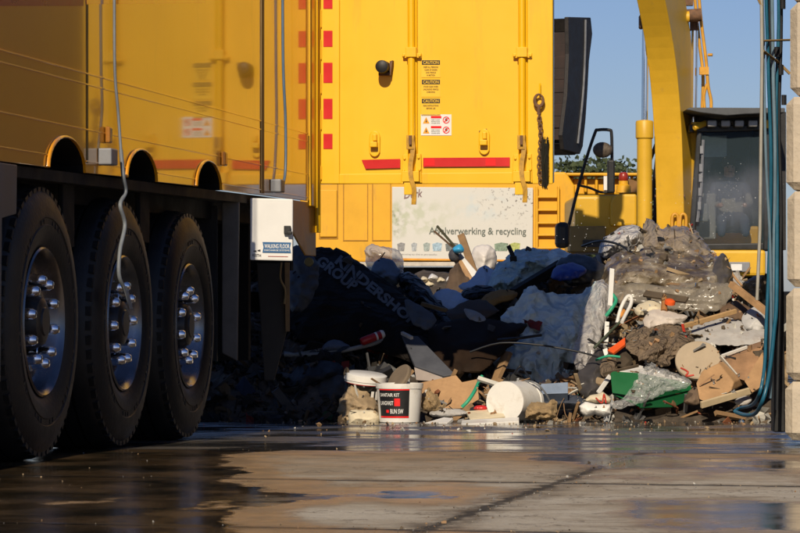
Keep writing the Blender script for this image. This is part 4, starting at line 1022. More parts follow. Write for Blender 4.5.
for _ in range(150):     # thin splinters, rods and wires poking out of the heap
    px = dr.gauss(665, 70) if dr.random() < .7 else dr.uniform(330, 600)
    if px > 775: continue
    d = dr.uniform(18.5, 20.3); z = hm(px, d) + dr.uniform(.0, .16) * min(1, (hm(px, d) - gz(d)) * 4); p = Vector(((px - 400) / F * d, d, max(z, gz(d) + .02)))
    q = Vector((dr.gauss(0, 1), dr.gauss(-.4, .6), dr.gauss(0, .45))).normalized() * dr.uniform(.06, .26)
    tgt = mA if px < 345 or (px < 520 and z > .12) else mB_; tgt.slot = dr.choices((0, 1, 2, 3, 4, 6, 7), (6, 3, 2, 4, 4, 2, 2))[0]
    if dr.random() < .6: s_ = q.cross(Vector((dr.gauss(0, 1), 1, 1))).normalized(); tgt.obox(p, q, s_ * dr.uniform(.004, .014), q.cross(s_).normalized() * dr.uniform(.002, .006))
    else: tgt.tube(smooth_pts([p - q, p - q * .3 + Vector((0, 0, dr.uniform(-.05, .06))), p + q * .4 + Vector((dr.uniform(-.05, .05), 0, dr.uniform(-.04, .05))), p + q], 4), dr.uniform(.002, .006), 5)
lab(mA.build('mixed_debris', PAL_SHADE, None), 'shredded debris in shade-darkened colours strewn over the shaded left part of the heap', 'debris', None, 'stuff')
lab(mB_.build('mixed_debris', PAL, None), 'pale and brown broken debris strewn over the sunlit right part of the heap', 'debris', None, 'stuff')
m = MB()
for _ in range(520):
    d = 18.4 - abs(dr.gauss(0, 1)) ** 1.2 * 1.1; px = dr.gauss(540, 130) if dr.random() < .7 else dr.uniform(200, 800)
    if d < 13: continue
    sz = min(.022, max(.0025, dr.lognormvariate(-5.3, .55)))
    shard(m, Vector(((px - 400) / F * d, d, gz(d) + sz * .35)), dr, sz, dr.choices(range(12), (4, 6, 3, 2, 6, 4, 2, .5, .1, .1, .3, 0))[0], dr.choice((1, 3, 3)))
for _ in range(900):
    d = dr.uniform(8.3, 13.4); px = dr.uniform(-10, 810); X = (px - 400) / F * d
    if dr.random() < .75:      # grit gathers along the slab joints
        k = dr.choice((0, 1, 2, 3, 3, 3)); t_ = dr.uniform(-2.2, 2.2)
        if k < 3: q = Vector((-0.695, 13.26, 0)) - Vector((math.sin(R(12.7)), math.cos(R(12.7)), 0)) * (2.2 * k + dr.gauss(0, .05)) + Vector((math.cos(R(12.7)), -math.sin(R(12.7)), 0)) * (t_ + .7)
        else: q = Vector((0.937, 12.44, 0)) - Vector((math.sin(R(12.7)), math.cos(R(12.7)), 0)) * dr.uniform(0, 4.2) + Vector((math.cos(R(12.7)), -math.sin(R(12.7)), 0)) * dr.gauss(0, .05)
        X, d = q.x, q.y
    if X < -.35 and dr.random() < .7: continue
    sz = min(.010, max(.0012, dr.lognormvariate(-6.2, .5)))
    shard(m, Vector((X, d, gz(d) + sz * .3)), dr, sz, dr.choices((1, 2, 4, 5, 0), (1, 4, 3, 7, 3))[0], dr.choice((1, 3, 3)))
lab(m.build('ground_crumbs', PAL, None), 'scattered crumbs of rubble and paper on the wet yard and concrete slabs', 'crumbs', None, 'stuff')

# ---- helpers for the individual pieces
def dpt(py): return 18.35 + max(0, 424 - py) / 175 * 2.2      # depth of the heap face at a photo row
def inside(p, poly):
    r = False; n = len(poly)
    for i in range(n):
        (x0, y0), (x1, y1) = poly[i], poly[(i + 1) % n]
        if (y0 > p[1]) != (y1 > p[1]) and p[0] < (x1 - x0) * (p[1] - y0) / (y1 - y0) + x0: r = not r
    return r
def segd(p, a, b):
    ax, ay = b[0] - a[0], b[1] - a[1]; t = ((p[0] - a[0]) * ax + (p[1] - a[1]) * ay) / max(1e-9, ax * ax + ay * ay); t = max(0, min(1, t))
    return math.hypot(p[0] - a[0] - ax * t, p[1] - a[1] - ay * t)
import numpy as np
def bdist(pts, poly):
    p = np.array(pts)[:, None, :]; A = np.array(poly); Bq = np.roll(A, -1, 0); E = Bq - A
    t = np.clip(((p - A) * E).sum(2) / np.maximum(1e-9, (E * E).sum(1)), 0, 1)
    return np.sqrt((((p - A) - E * t[..., None]) ** 2).sum(2)).min(1)
def lump(name, poly, m_, label, cat, d=None, off=0.0, thick=.15, lean=1.0, amp=.05, freq=5, step=None, seed=0, round_=True, smooth=32, aniso=(1, 1, 1), parent=None, group=None, ragged=1.0, crease=1.0):
    """a crumpled closed piece: outline in photo pixels, its own distance, lean and thickness"""
    r_ = random.Random(seed + len(poly) * 7 + int(poly[0][0] * 3 + poly[0][1]))
    cx = [p[0] for p in poly]; cy = [p[1] for p in poly]; midy = sum(cy) / len(cy)
    if d is None: d = dpt(midy) - thick * .5
    d += off
    if round_: pl_ = [(v.x, v.y) for v in smooth_pts([Vector((x, y, 0)) for x, y in poly], 6, True)]
    else:
        pl_ = []
        for i in range(len(poly)):
            (x0, y0), (x1, y1) = poly[i], poly[(i + 1) % len(poly)]; n = max(1, int(math.hypot(x1 - x0, y1 - y0) / 3))
            pl_ += [(x0 + (x1 - x0) * k / n, y0 + (y1 - y0) * k / n) for k in range(n)]
    size = math.sqrt((max(cx) - min(cx)) * (max(cy) - min(cy)))
    rg = ragged * min(1.6, size * .03)
    pl_ = [(x + rg * (1.4 * noise.noise((x * .16, y * .16, seed + 3)) + .9 * noise.noise((x * .5, y * .5, seed + 8))), y + rg * (1.4 * noise.noise((x * .16, y * .16, seed + 13)) + .9 * noise.noise((x * .5, y * .5, seed + 18)))) for x, y in pl_]
    step = step or max(1.0, size / 38)
    pts = []; y = min(cy) + step / 2
    while y < max(cy):
        x = min(cx) + step / 2
        while x < max(cx):
            q = (x + r_.uniform(-.35, .35) * step, y + r_.uniform(-.35, .35) * step)
            if inside(q, pl_): pts.append(q)
            x += step
        y += step
    if pts:
        dd_ = bdist(pts, pl_); pts = [p for p, q in zip(pts, dd_) if q > step * .45]
    nb = len(pl_); pts = list(pl_) + pts
    V, _, T, *_r = delaunay_2d_cdt([Vector(p) for p in pts], [(i, (i + 1) % nb) for i in range(nb)], [], 1, 1e-4)
    V = [tuple(v) for v in V]; db = bdist(V, pl_); tm = float(db.max()) * .9 or 1
    bm = MB(); fr, bk = [], []
    sv = Vector((seed * 3.1 + cx[0] * .37, seed * 1.7, cy[0] * .23))
    dirs = [(Vector((r_.gauss(0, 1), 0, r_.gauss(0, 1))).normalized(), .55 + .38 * k, .6 / (1 + .55 * k)) for k in range(6)]
    def crumple(q):
        h = 0
        for k, (dv, fr_, wt) in enumerate(dirs):
            ph = q.dot(dv) * fr_ + .55 * noise.noise(q * .55 + Vector((k * 5.3, 0, k * 2.1)))
            h += wt * (abs((ph % 1.0) - .5) * 4 - 1)
        return h * .55
    for v, t in zip(V, db):
        dd = d + lean * (midy - v[1]) / 100; p = P(v[0], v[1], dd); u = min(1, float(t) / tm)
        pr = thick * u ** .62
        q = Vector((p.x * aniso[0], p.y * aniso[1], p.z * aniso[2])) * freq + sv
        cr = crease * crumple(q) + .55 * noise.noise(q * .6) + .18 * noise.noise(q * 4)
        edge_ = t < 1e-3; k = .45 + .55 * min(1, u * 2)
        f = p + Vector((noise.noise(q * .8 + Vector((9, 0, 0))) * amp * .4 * (0 if edge_ else 1), -pr - cr * amp * k, 0))
        fv = bm.bm.verts.new(f); fr.append(fv); bk.append(fv if edge_ else bm.bm.verts.new(p + Vector((0, pr * .5 + amp * 1.2 * u + .006, 0))))
    for t in T:
        bm._f([fr[i] for i in t]); bm._f([bk[i] for i in t][::-1])
    o = bm.build(name, m_, parent, smooth=smooth)
    if parent is None: lab(o, label, cat, group)
    return o
def plate(name, pts, th, m_, label=None, cat=None, parent=None, bevel=.003, group=None):
    p = [P(*q) for q in pts]; n = (p[1] - p[0]).cross(p[2] - p[0]).normalized()
    if n.y < 0: n = -n
    o = MB().prism(p, n * th).build(name, m_, parent, bevel=bevel)
    if parent is None: lab(o, label, cat, group)
    return o
def rod(name, pts, r_, m_, label, cat, seg=8, n=4, group=None):
    o = MB().tube(smooth_pts([P(*q) for q in pts], n) if len(pts) > 2 else [P(*q) for q in pts], r_, seg).build(name, m_, None, smooth=50)
    return lab(o, label, cat, group)
def lath(name, a_, b_, wd, th, m_, label, cat, group=None, bevel=.002):
    p, q = P(*a_), P(*b_); t = (q - p).normalized(); s = t.cross(Vector((0, 1, .35))).normalized(); u = s.cross(t).normalized()
    o = MB().obox((p + q) / 2, t * (q - p).length / 2, s * wd / 2, u * th / 2).build(name, m_, None, bevel=bevel)
    return lab(o, label, cat, group)

M_tarp = mat('black tarpaulin', (0.013, 0.0105, 0.009), 0.75, var=0.35, spec=.12, crinkle=.6, cscale=5)
M_plb = mat('black plastic', (0.010, 0.009, 0.008), 0.4, var=0.4, spec=.25, crinkle=.7, cscale=8)
M_sheet = mat('blue grey sheeting', (0.47, 0.64, 0.66), 0.4, var=0.3, scale=4, dirt=.2, dirtcol=(.2, .21, .23), crinkle=.7, cscale=7)
M_sheet2 = mat('pale grey sheeting', (0.70, 0.84, 0.84), 0.35, var=0.25, scale=4, dirt=.3, dirtcol=(.34, .33, .32), dscale=5, crinkle=.75, cscale=6)
M_cloth = mat('pale blue cloth', (0.50, 0.62, 0.76), 0.8, var=0.15, bump=.2)
M_deepb = mat('deep blue bag', (0.02, 0.05, 0.30), 0.4, var=0.25)
M_film = mat('cloudy plastic film', (0.52, 0.50, 0.49), 0.18, var=0.2, scale=9, alpha=.62, trans=.0, spec=.8, crinkle=.6, cscale=8)
M_clear = mat('clear plastic film', (0.72, 0.73, 0.74), 0.08, var=.1, scale=9, alpha=.26, spec=1.0, coat=1.0, crinkle=.9, cscale=14)
M_wrap = mat('dirty wet plastic wrap', (0.13, 0.095, 0.055), 0.3, var=0.6, scale=6, spec=.7, coat=.35, crough=.2, dirt=.6, dirtcol=(.40, .36, .29), dscale=6, crinkle=.45, cscale=5)
M_card = mat('wet cardboard', (0.43, 0.26, 0.13), 0.75, var=.3, scale=5, dirt=.45, dirtcol=(.22, .13, .065), bump=.15, bscale=50)
M_cardd = mat('stained cardboard', (0.33, 0.19, 0.10), 0.7, var=.45, scale=5, dirt=.3, dirtcol=(.12, .07, .04), bump=.15)
M_wood = mat('raw wood', (0.42, 0.25, 0.12), 0.75, var=.35, scale=12, dirt=.2)
M_woodd = mat('dark old wood', (0.14, 0.085, 0.05), 0.8, var=.4, scale=12)
M_wplas = mat('white plastic pail', (0.74, 0.73, 0.70), 0.35, var=.08, dirt=.34, dirtcol=(.44, .37, .28), dscale=9)
M_foam = mat('cream foam', (0.66, 0.58, 0.42), 0.9, var=.15, dirt=.3, dirtcol=(.3, .22, .13), dscale=12, bump=.4)
M_brag = mat('brown crumpled cloth', (0.17, 0.125, 0.085), 0.85, var=.45, scale=8, crinkle=.8, cscale=13)
M_plas = mat('grey plasterboard', (0.43, 0.42, 0.41), 0.85, var=.2, dirt=.35, dirtcol=(.25, .17, .12), dscale=7, bump=.3)
M_grn = mat('green crate plastic', (0.010, 0.125, 0.042), 0.4, var=.15, dirt=.1)
M_ora = mat('orange plastic', (0.72, 0.10, 0.015), 0.5, var=.1)
M_strapg = mat('green strap', (0.03, 0.33, 0.19), 0.5, var=.1)
M_poly = mat('polystyrene', (0.82, 0.81, 0.78), 0.9, var=.04, dirt=.15, dirtcol=(.55, .45, .35), bump=.3, bscale=90)
M_board = mat('fibre disc', (0.40, 0.325, 0.235), 0.9, var=.15, dirt=.2, dirtcol=(.25, .19, .13), bump=.3)
M_bundle = mat('brown bundle', (0.30, 0.21, 0.11), 0.9, var=.45, scale=20, bump=.6, bscale=60)

# ---- shaded left part
tp = lump('tarpaulin', [(296, 268), (304, 252), (330, 247), (347, 253), (368, 268), (392, 285), (415, 305), (437, 325), (458, 340), (470, 356), (455, 372), (420, 366), (372, 350), (330, 344), (296, 340), (284, 306)], M_tarp, 'big black tarpaulin with grey block lettering slumped over the left of the heap', 'tarpaulin', d=19.75, thick=.22, lean=1.1, amp=.05, freq=3.5, aniso=(1.6, 1, 1.2))
bpy.context.view_layer.update()
dg = bpy.context.evaluated_depsgraph_get(); bv = BVHTree.FromObject(tp, dg); tl_ = tp.location.copy()
def onto(p):     # drop a point of the printed plane back on to the tarpaulin
    o = Vector((0, 0, CAMH)); hit = bv.ray_cast(o - tl_, (p - o).normalized())
    return (hit[0] + tl_ + Vector((0, -.006, .002))) if hit[0] else None
m = MB()
for t_, a0, a1, up in (('KINDERSHOP', (334, 263), (412, 327), (7, -8)), ('GROUP', (315, 263.5), (352, 292), (7.5, -8.5))):
    p00 = P(*a0, 19.6); p10 = P(*a1, 19.6); p01 = P(a0[0] + up[0], a0[1] + up[1], 19.6)
    f0 = quadmap(p00, p10, p01); vs_, fs_ = text_raw(t_, -1); pp = [onto(f0(u, v)) for u, v in vs_]
    for f in fs_:
        if all(pp[i] is not None for i in f) and max((pp[i] - pp[f[0]]).length for i in f) < .2: m._f([m.bm.verts.new(pp[i]) for i in f])
m.build('printed_lettering', mat('faded grey print', (0.13, 0.13, 0.13), .6, var=.4, scale=25), tp)
lump('grey_bag', [(289, 256), (299, 245), (311, 254), (319, 268), (316, 292), (302, 312), (289, 305)], mat('sooty blue grey bag', (.07, .08, .1), .6, var=.4), 'limp dark grey bag at the far left tip of the heap beside the rear support', 'bag', d=19.35, thick=.12, lean=.5, amp=.05, freq=7)
m = MB(); m.lathe([(.0, .01), (.028, .01), (.03, 0), (.03, -.01)], P(309, 262, 19.15), (0, -1, .2), 14); lab(m.build('brass_disc', mat('dull brass', (.3, .25, .12), .4, metal=.6), None, smooth=40), 'small dull brass disc lying on the limp grey bag', 'disc')
lump('plastic_bag', [(365, 250), (371, 245), (386, 247), (398, 250), (404, 262), (402, 275), (388, 284), (370, 276), (366, 262)], M_film, 'cloudy pinkish plastic bag behind the black tarpaulin, against the yellow machine', 'plastic bag', d=22.3, thick=.18, lean=.3, amp=.04, freq=9)
lump('pouch', [(372, 266), (382, 258), (394, 262), (400, 273), (397, 285), (384, 288), (374, 279)], mat('slate blue pouch', (.13, .17, .23), .5, var=.3), 'slate blue stuffed pouch just above the tarpaulin lettering', 'pouch', d=20.6, thick=.12, lean=.5, amp=.03, freq=9)
lump('rubbish_bag', [(398, 277), (410, 272), (422, 280), (434, 294), (452, 316), (463, 332), (452, 340), (430, 322), (408, 300)], M_plb, 'shiny black rubbish bag between the tarpaulin and the pale blue cloth', 'rubbish bag', d=20.3, thick=.16, lean=.8, amp=.04, freq=7)
lump('rag', [(404, 300), (420, 305), (436, 318), (428, 330), (412, 322)], mat('murky grey rag', (.09, .1, .115), .8, var=.4), 'murky grey rag on the lower edge of the printed tarpaulin', 'rag', d=19.45, thick=.06, lean=1, amp=.03, freq=9)
plate('plank', [(421, 302, 19.9), (446, 309, 19.8), (447, 313, 19.8), (420, 306, 19.9)], .02, mat('dull brown plank', (.22, .15, .07), .8, var=.3), 'short dull brown plank under the black rubbish bag', 'plank')
lump('blue_cloth', [(433, 297), (441, 289), (456, 290), (468, 298), (465, 307), (447, 310), (436, 306)], M_cloth, 'pale blue cloth with a dark tear, lying flat left of the sticks', 'cloth', d=20.4, thick=.06, lean=1.2, amp=.03, freq=9)
lump('blue_cloth', [(459, 286), (470, 280), (482, 266), (490, 268), (498, 274), (501, 284), (490, 290), (470, 292)], M_cloth, 'pale blue cloth peaking beside the big blue grey sheet', 'cloth', d=20.7, thick=.08, lean=1.0, amp=.035, freq=9)
lump('black_rag', [(462, 292), (476, 285), (492, 287), (494, 294), (476, 300), (464, 298)], M_plb, 'small black rag between the two pale blue cloths', 'rag', d=20.2, thick=.05, lean=1, amp=.02, freq=9)
lump('foam_piece', [(479, 303), (488, 293), (503, 289), (517, 292), (513, 299), (498, 304), (488, 309)], mat('ochre foam', (.30, .17, .05), .9, var=.3), 'flat ochre foam piece below the pale blue cloths', 'foam', d=20.0, thick=.06, lean=1, amp=.02, freq=8)
lump('board_flap', [(445, 312), (468, 300), (486, 300), (500, 311), (480, 322), (452, 322)], mat('dark brown board', (.07, .05, .035), .7, var=.4), 'dark brown bent board under the ochre foam', 'board', d=19.8, thick=.05, lean=1, amp=.02, freq=5, round_=False)
lump('paper_scrap', [(464, 309), (478, 312), (486, 319), (481, 325), (470, 320)], mat('greyed paper', (.34, .34, .33), .8), 'crumpled greyed paper scrap in the dark middle of the heap', 'paper', d=19.6, thick=.04, lean=1, amp=.015, freq=14)
lump('black_sheet', [(428, 330), (452, 320), (480, 318), (508, 322), (528, 325), (514, 341), (499, 358), (480, 371), (450, 372), (430, 356)], mat('stiff brown black sheet', (.022, .013, .008), .7, var=.4, spec=.12), 'stiff black plastic sheet left of the large pale sheeting', 'plastic sheet', d=19.35, thick=.14, lean=1.1, amp=.02, freq=4)
# ---- middle: sheeting
lump('sheeting', [(488, 286), (497, 266), (510, 254), (520, 249), (540, 249), (552, 252), (548, 266), (530, 280), (512, 291), (496, 293)], M_sheet, 'big dull blue grey sheet at the top centre of the heap', 'sheeting', d=20.7, thick=.14, lean=1.0, amp=.09, freq=5, aniso=(1, 1, 1.5), crease=1.2)
lump('sheeting', [(541, 264), (546, 254), (556, 248), (569, 253), (578, 258), (568, 268), (552, 270)], M_sheet2, 'small lighter folded sheet on the crest right of the blue grey sheet', 'sheeting', d=20.75, thick=.08, lean=.9, amp=.04, freq=8)
lump('tarpaulin', [(556, 266), (566, 256), (582, 254), (598, 261), (607, 268), (603, 279), (585, 284), (566, 284)], mat('charcoal tarpaulin', (.022, .023, .027), .45, var=.4), 'charcoal tarpaulin end on the crest, left of the wrapped mattress', 'tarpaulin', d=20.3, thick=.12, lean=.8, amp=.04, freq=6)
lump('blue_bag', [(551, 277), (556, 267), (566, 263), (578, 264), (587, 271), (578, 278), (562, 281)], M_deepb, 'deep blue plastic bag lying just under the charcoal tarpaulin', 'plastic bag', d=20.1, thick=.08, lean=1, amp=.02, freq=8)
lath('beam', (513, 293, 20.15), (561, 264, 20.5), .055, .05, mat('charred beam', (.012, .011, .010), .7), 'charred black beam running up between the two big sheets', 'beam')
lump('sheeting', [(500, 320), (514, 305), (522, 294), (532, 285), (543, 291), (565, 294), (582, 293), (594, 281), (606, 286), (611, 298), (604, 318), (598, 346), (588, 368), (566, 388), (536, 388), (505, 378), (493, 360), (508, 348), (520, 336)], M_sheet2, 'largest pale grey sheet draped down the middle of the heap to the white buckets', 'sheeting', d=19.72, thick=.12, lean=.45, amp=.085, freq=4.2, aniso=(1.7, 1, .7), crease=1.2)
lump('folded_sheet', [(572, 356), (580, 326), (588, 300), (597, 281), (606, 283), (612, 290), (610, 308), (604, 328), (599, 348), (590, 364), (580, 372)], M_film, 'cloudy plastic fold standing up at the right edge of the pale sheeting', 'plastic film', d=19.3, thick=.10, lean=.7, amp=.05, freq=5, aniso=(2.2, 1, .5), crease=1.3)
rod('cable', [(470, 352, 19.0), (500, 343, 18.95), (540, 345, 18.9), (580, 352, 18.85), (598, 357, 18.8)], .006, M_hosek, 'thin black cable lying across the pale sheeting', 'cable')
rod('cable', [(498, 340, 19.1), (520, 338, 19.0), (541, 335, 19.1)], .009, M_hosek, 'short thick black cable end on the upper left of the pale sheeting', 'cable')
rod('cable', [(510, 380, 18.7), (520, 366, 18.8), (526, 373, 18.7), (534, 384, 18.6)], .006, M_hosek, 'kinked black cable behind the fallen white bucket', 'cable')
rod('cable', [(596, 360, 18.85), (608, 356, 18.8), (620, 357, 18.8)], .008, M_strapg, 'short pale green cable end sticking out right of the pale sheeting', 'cable')
plate('blue_box', [(537, 384, 18.55), (568, 382, 18.55), (568, 393, 18.5), (537, 394, 18.5)], .18, mat('blue grey box', (.19, .25, .36), .6), 'flat blue grey box between the fallen bucket and the pale sheeting', 'box')
lump('dark_bundle', [(536, 408), (541, 396), (560, 395), (580, 396), (586, 407), (570, 409)], mat('navy rags', (.045, .055, .08), .8, var=.4), 'navy rag bundle on the ground left of the polystyrene block', 'rags', d=18.65, thick=.1, lean=.4, amp=.03, freq=9)
lump('rubble_bag', [(576, 378), (586, 364), (596, 350), (603, 352), (604, 380), (598, 396), (584, 398)], mat('soaked dark sack', (.06, .055, .055), .6, var=.4), 'soaked dark sack in the shade left of the green crate', 'sack', d=18.9, thick=.12, lean=.7, amp=.04, freq=7)
# ---- sticks and white bag rising at the back
DS = 23.6
lath('wooden_stake', (461, 235, DS), (477, 281, DS - .2), .055, .035, mat('weathered stake', (.25, .15, .07), .8, var=.4), 'thick brown broken stake leaning left, front of the recycling sign', 'stake', 'sticks rising from the heap')
lath('wooden_stake', (454, 253, DS - .1), (471, 284, DS - .3), .06, .03, M_wood, 'pale brown split stake below the blue tape', 'stake', 'sticks rising from the heap')
lath('white_lath', (458, 256, DS - .15), (482, 284, DS - .3), .06, .015, M_wht, 'white painted lath between the two brown stakes', 'lath', 'sticks rising from the heap')
lath('thin_stick', (437, 226, DS - .1), (456, 248, DS), .018, .018, mat('mossy stick', (.1, .1, .06), .8), 'thin dark mossy stick crossing the first word on the sign', 'stick', 'sticks rising from the heap')
lath('thin_stick', (434, 231, DS - .05), (455, 249, DS), .014, .014, M_woodd, 'thinner brown stick just under the mossy stick', 'stick', 'sticks rising from the heap')
lump('blue_tape', [(453, 248), (460, 244), (464, 249), (462, 253), (455, 253)], mat('sky blue tape', (.05, .36, .66), .4), 'sky blue tape wrapped round the tips of the sticks', 'tape', d=DS - .25, thick=.04, lean=.1, amp=.01)
lump('dark_wad', [(449, 252), (456, 248), (459, 256), (456, 262), (450, 260)], mat('dark wad', (.06, .06, .07), .8), 'dark wad hanging left of the blue tape', 'wad', d=DS - .2, thick=.05, lean=.1, amp=.02)
lump('white_bag', [(472, 250), (480, 245), (490, 245), (496, 252), (497, 264), (490, 278), (478, 286), (471, 272)], mat('white sack', (.72, .68, .64), .6, var=.1, bump=.2), 'white full sack right of the stakes before the sign', 'sack', d=DS + .1, thick=.18, lean=.2, amp=.03, freq=8)
lump('brown_board', [(445, 290), (450, 270), (458, 262), (472, 284), (476, 296), (452, 300)], mat('torn brown board', (.10, .065, .04), .8, var=.4), 'torn dark brown board at the foot of the stakes', 'board', d=DS - .6, thick=.06, lean=.4, amp=.02, freq=6, round_=False)
lump('back_pile', [(396, 300), (404, 284), (420, 272), (446, 272), (470, 276), (500, 280), (520, 290), (515, 320), (400, 320)], M_heap, 'low heap of pale rubble behind the black rubbish bag, under the sign', 'rubble pile', d=DS + .3, thick=.4, lean=.6, amp=.06, freq=6)
for i, (px, py, s_) in enumerate(((424, 279, 4), (433, 277, 5), (441, 280, 4), (450, 279, 4), (429, 284, 5))):
    lump('paper_scrap', [(px - s_, py + 2), (px - 1, py - s_ * .7), (px + s_, py), (px + 2, py + s_ * .6)], (M_foam, M_wplas)[i % 2], ['cream scrap, leftmost of the bright scraps under the sign', 'white scrap at the top of the bright scraps under the sign', 'cream scrap right of the white one under the sign', 'white scrap nearest the stakes under the sign', 'cream scrap lowest of the bright scraps under the sign'][i], 'scrap', d=DS - .5, thick=.05, lean=.6, amp=.02, freq=12, group='bright scraps under the sign')
# ---- right crest: wrapped mattress and bags
lump('wrapped_mattress', [(600, 285), (604, 268), (612, 256), (628, 248), (650, 247), (672, 250), (700, 254), (718, 256), (729, 268), (732, 286), (729, 302), (716, 311), (694, 312), (664, 306), (632, 302), (606, 304)], M_wrap, 'bulky mattress wrapped in dirty wet plastic on the right crest of the heap', 'mattress', d=20.2, thick=.32, lean=.7, amp=.06, freq=4.2, aniso=(.8, 1, 1.9))
lump('plastic_sheet', [(601, 290), (630, 283), (665, 286), (700, 282), (730, 285), (728, 303), (712, 312), (690, 312), (655, 306), (622, 303), (603, 304)], mat('taut grey film', (.36, .32, .26), .25, var=.4, scale=4, alpha=.45, coat=.4, crough=.16, crinkle=.45, cscale=5), 'taut grey film stretched under the wrapped mattress', 'plastic film', d=19.68, thick=.06, lean=.5, amp=.035, freq=4, aniso=(.5, 1, 3))
lump('plastic_bag', [(641, 250), (642, 232), (647, 219), (655, 223), (662, 229), (672, 226), (682, 226), (694, 230), (703, 240), (712, 252), (716, 266), (706, 278), (684, 274), (660, 262)], mat('dusty taupe plastic', (.31, .265, .22), .3, var=.35, scale=6, alpha=.75, dirt=.2, coat=.3, crough=.2, crinkle=.6, cscale=8), 'dusty taupe plastic bag with two peaks, topmost on the heap', 'plastic bag', d=20.6, thick=.25, lean=.6, amp=.07, freq=6.5)
lump('plastic_bag', [(599, 252), (602, 240), (610, 234), (622, 227), (634, 225), (643, 230), (644, 245), (632, 250), (618, 254), (604, 258)], mat('pale milky plastic', (.55, .54, .54), .3, var=.2, alpha=.85, crinkle=.8, cscale=10), 'pale milky plastic bag at the upper left of the wrapped mattress', 'plastic bag', d=20.7, thick=.18, lean=.5, amp=.05, freq=7)
rod('cable', [(582, 246, 21), (600, 241, 20.6), (620, 245, 20.4), (636, 256, 20.2)], .008, M_hosek, 'thin black cable arching over the milky plastic bag', 'cable')
lump('dark_sack', [(706, 292), (712, 270), (718, 256), (725, 254), (732, 270), (732, 288), (722, 300)], mat('smoky sack', (.09, .08, .07), .25, var=.4, coat=.4), 'smoky dark sack end at the right side of the wrapped mattress', 'sack', d=20.0, thick=.10, lean=.5, amp=.03, freq=7)
for i in range(2):
    pass
rod('twig', [(726, 262, 20.2), (733, 275, 20.0), (742, 286, 19.9)], .008, M_wood, 'pale bent twig right of the wrapped mattress', 'twig')
lump('plastic_scrap', [(733, 278), (738, 270), (743, 284), (748, 292), (738, 290)], M_film, 'cloudy film scrap by the pale bent twig', 'plastic scrap', d=20.1, thick=.03, lean=.4, amp=.02)
lump('black_bag', [(738, 302), (742, 285), (752, 277), (764, 276), (770, 290), (768, 312), (750, 316)], M_plb, 'black bag behind the hoses at the right end of the heap', 'rubbish bag', d=20.0, thick=.15, lean=.5, amp=.04, freq=7)
lath('wooden_stake', (731, 284, 19.5), (768, 313, 19.2), .04, .035, M_wood, 'sawn brown stake pointing down right to the hoses', 'stake')
lath('wooden_lath', (684, 326, 19.2), (736, 311, 19.4), .028, .02, mat('light lath', (.5, .32, .15), .7), 'light wooden lath lying along the grey plasterboard', 'lath')
lump('brown_board', [(720, 306), (738, 300), (752, 309), (742, 320), (722, 318)], M_woodd, 'dark brown board scrap under the sawn stake', 'board', d=19.6, thick=.05, lean=.9, amp=.02, round_=False)
lump('white_sack', [(742, 318), (752, 308), (764, 308), (769, 320), (764, 331), (748, 330)], mat('dirty white sack', (.5, .5, .5), .6, var=.2, dirt=.3), 'dirty white sack by the hoses above the tipped brown boxes', 'sack', d=19.45, thick=.09, lean=.7, amp=.04, freq=9)
# ---- right face
lump('plasterboard', [(689, 334), (694, 326), (712, 321), (727, 316), (741, 322), (748, 330), (765, 329), (766, 342), (742, 346), (716, 345), (694, 345)], M_plas, 'broken grey plasterboard slab above the round fibre disc', 'plasterboard', d=19.3, thick=.06, lean=1.5, amp=.02, freq=6, round_=False)
lath('white_trim', (612, 269, 19.35), (610, 306, 19.1), .03, .012, M_wht, 'upright white trim strip standing at the right edge of the sheeting', 'trim')
lath('white_trim', (607, 322, 19.1), (606, 342, 19.0), .028, .012, M_wht, 'short white trim strip below the upright one', 'trim')
lath('white_trim', (605, 349, 18.95), (609, 362, 18.9), .03, .012, M_wht, 'lowest white trim strip above the green crate', 'trim')
rod('bent_tube', [(617, 323, 19.15), (621, 308, 19.2), (627, 297, 19.25), (631, 297, 19.25), (631, 304, 19.2), (626, 314, 19.1), (622, 322, 19.0)], .012, M_wplas, 'white bent plastic tube like a hairpin beside the cream foam', 'tube')
rod('green_strap', [(611, 293, 19.2), (616, 300, 19.15), (612, 308, 19.1), (606, 316, 19.1)], .012, M_strapg, 'green strap knotted beside the white trim strip', 'strap')
rod('cable', [(594, 348, 18.95), (606, 336, 19.0), (620, 322, 19.1), (632, 312, 19.2)], .009, mat('olive cable', (.06, .075, .05), .5), 'olive cable crossing behind the orange plastic wedge', 'cable')
plate('orange_wedge', [(607, 350, 18.9), (625, 337, 18.95), (625, 344, 18.9), (613, 353, 18.85)], .02, M_ora, 'bright orange plastic wedge left of the brown crumpled cloth', 'plastic piece')
lump('foam_piece', [(634, 309), (641, 303), (652, 300), (661, 304), (662, 311), (648, 315), (638, 315)], M_foam, 'cream foam chunk beside the white bent tube', 'foam', d=19.35, thick=.08, lean=.9, amp=.02, freq=9)
lump('white_cloth', [(643, 322), (648, 311), (660, 308), (672, 312), (688, 316), (676, 324), (658, 326), (648, 330)], mat('greyish pink cloth', (.56, .50, .45), .85, var=.15), 'pale cloth lying under the cream foam chunk', 'cloth', d=19.2, thick=.07, lean=.9, amp=.03, freq=10)
rod('brown_bottle', [(664, 311, 19.25), (664.5, 298, 19.3)], [.022, .018], mat('brown plastic', (.33, .15, .05), .4), 'upright brown plastic tube standing beside the orange cap', 'tube', seg=14)
m = MB(); m.lathe( [(.0, .018), (.02, .017), (.032, .010), (.034, 0), (.034, -.012), (0, -.012)], P(670, 302, 19.25), (0.1, -.4, 1), 18); lab(m.build('plastic_disc', M_ora, None, smooth=40), 'round orange plastic cap under the wrapped mattress', 'cap')
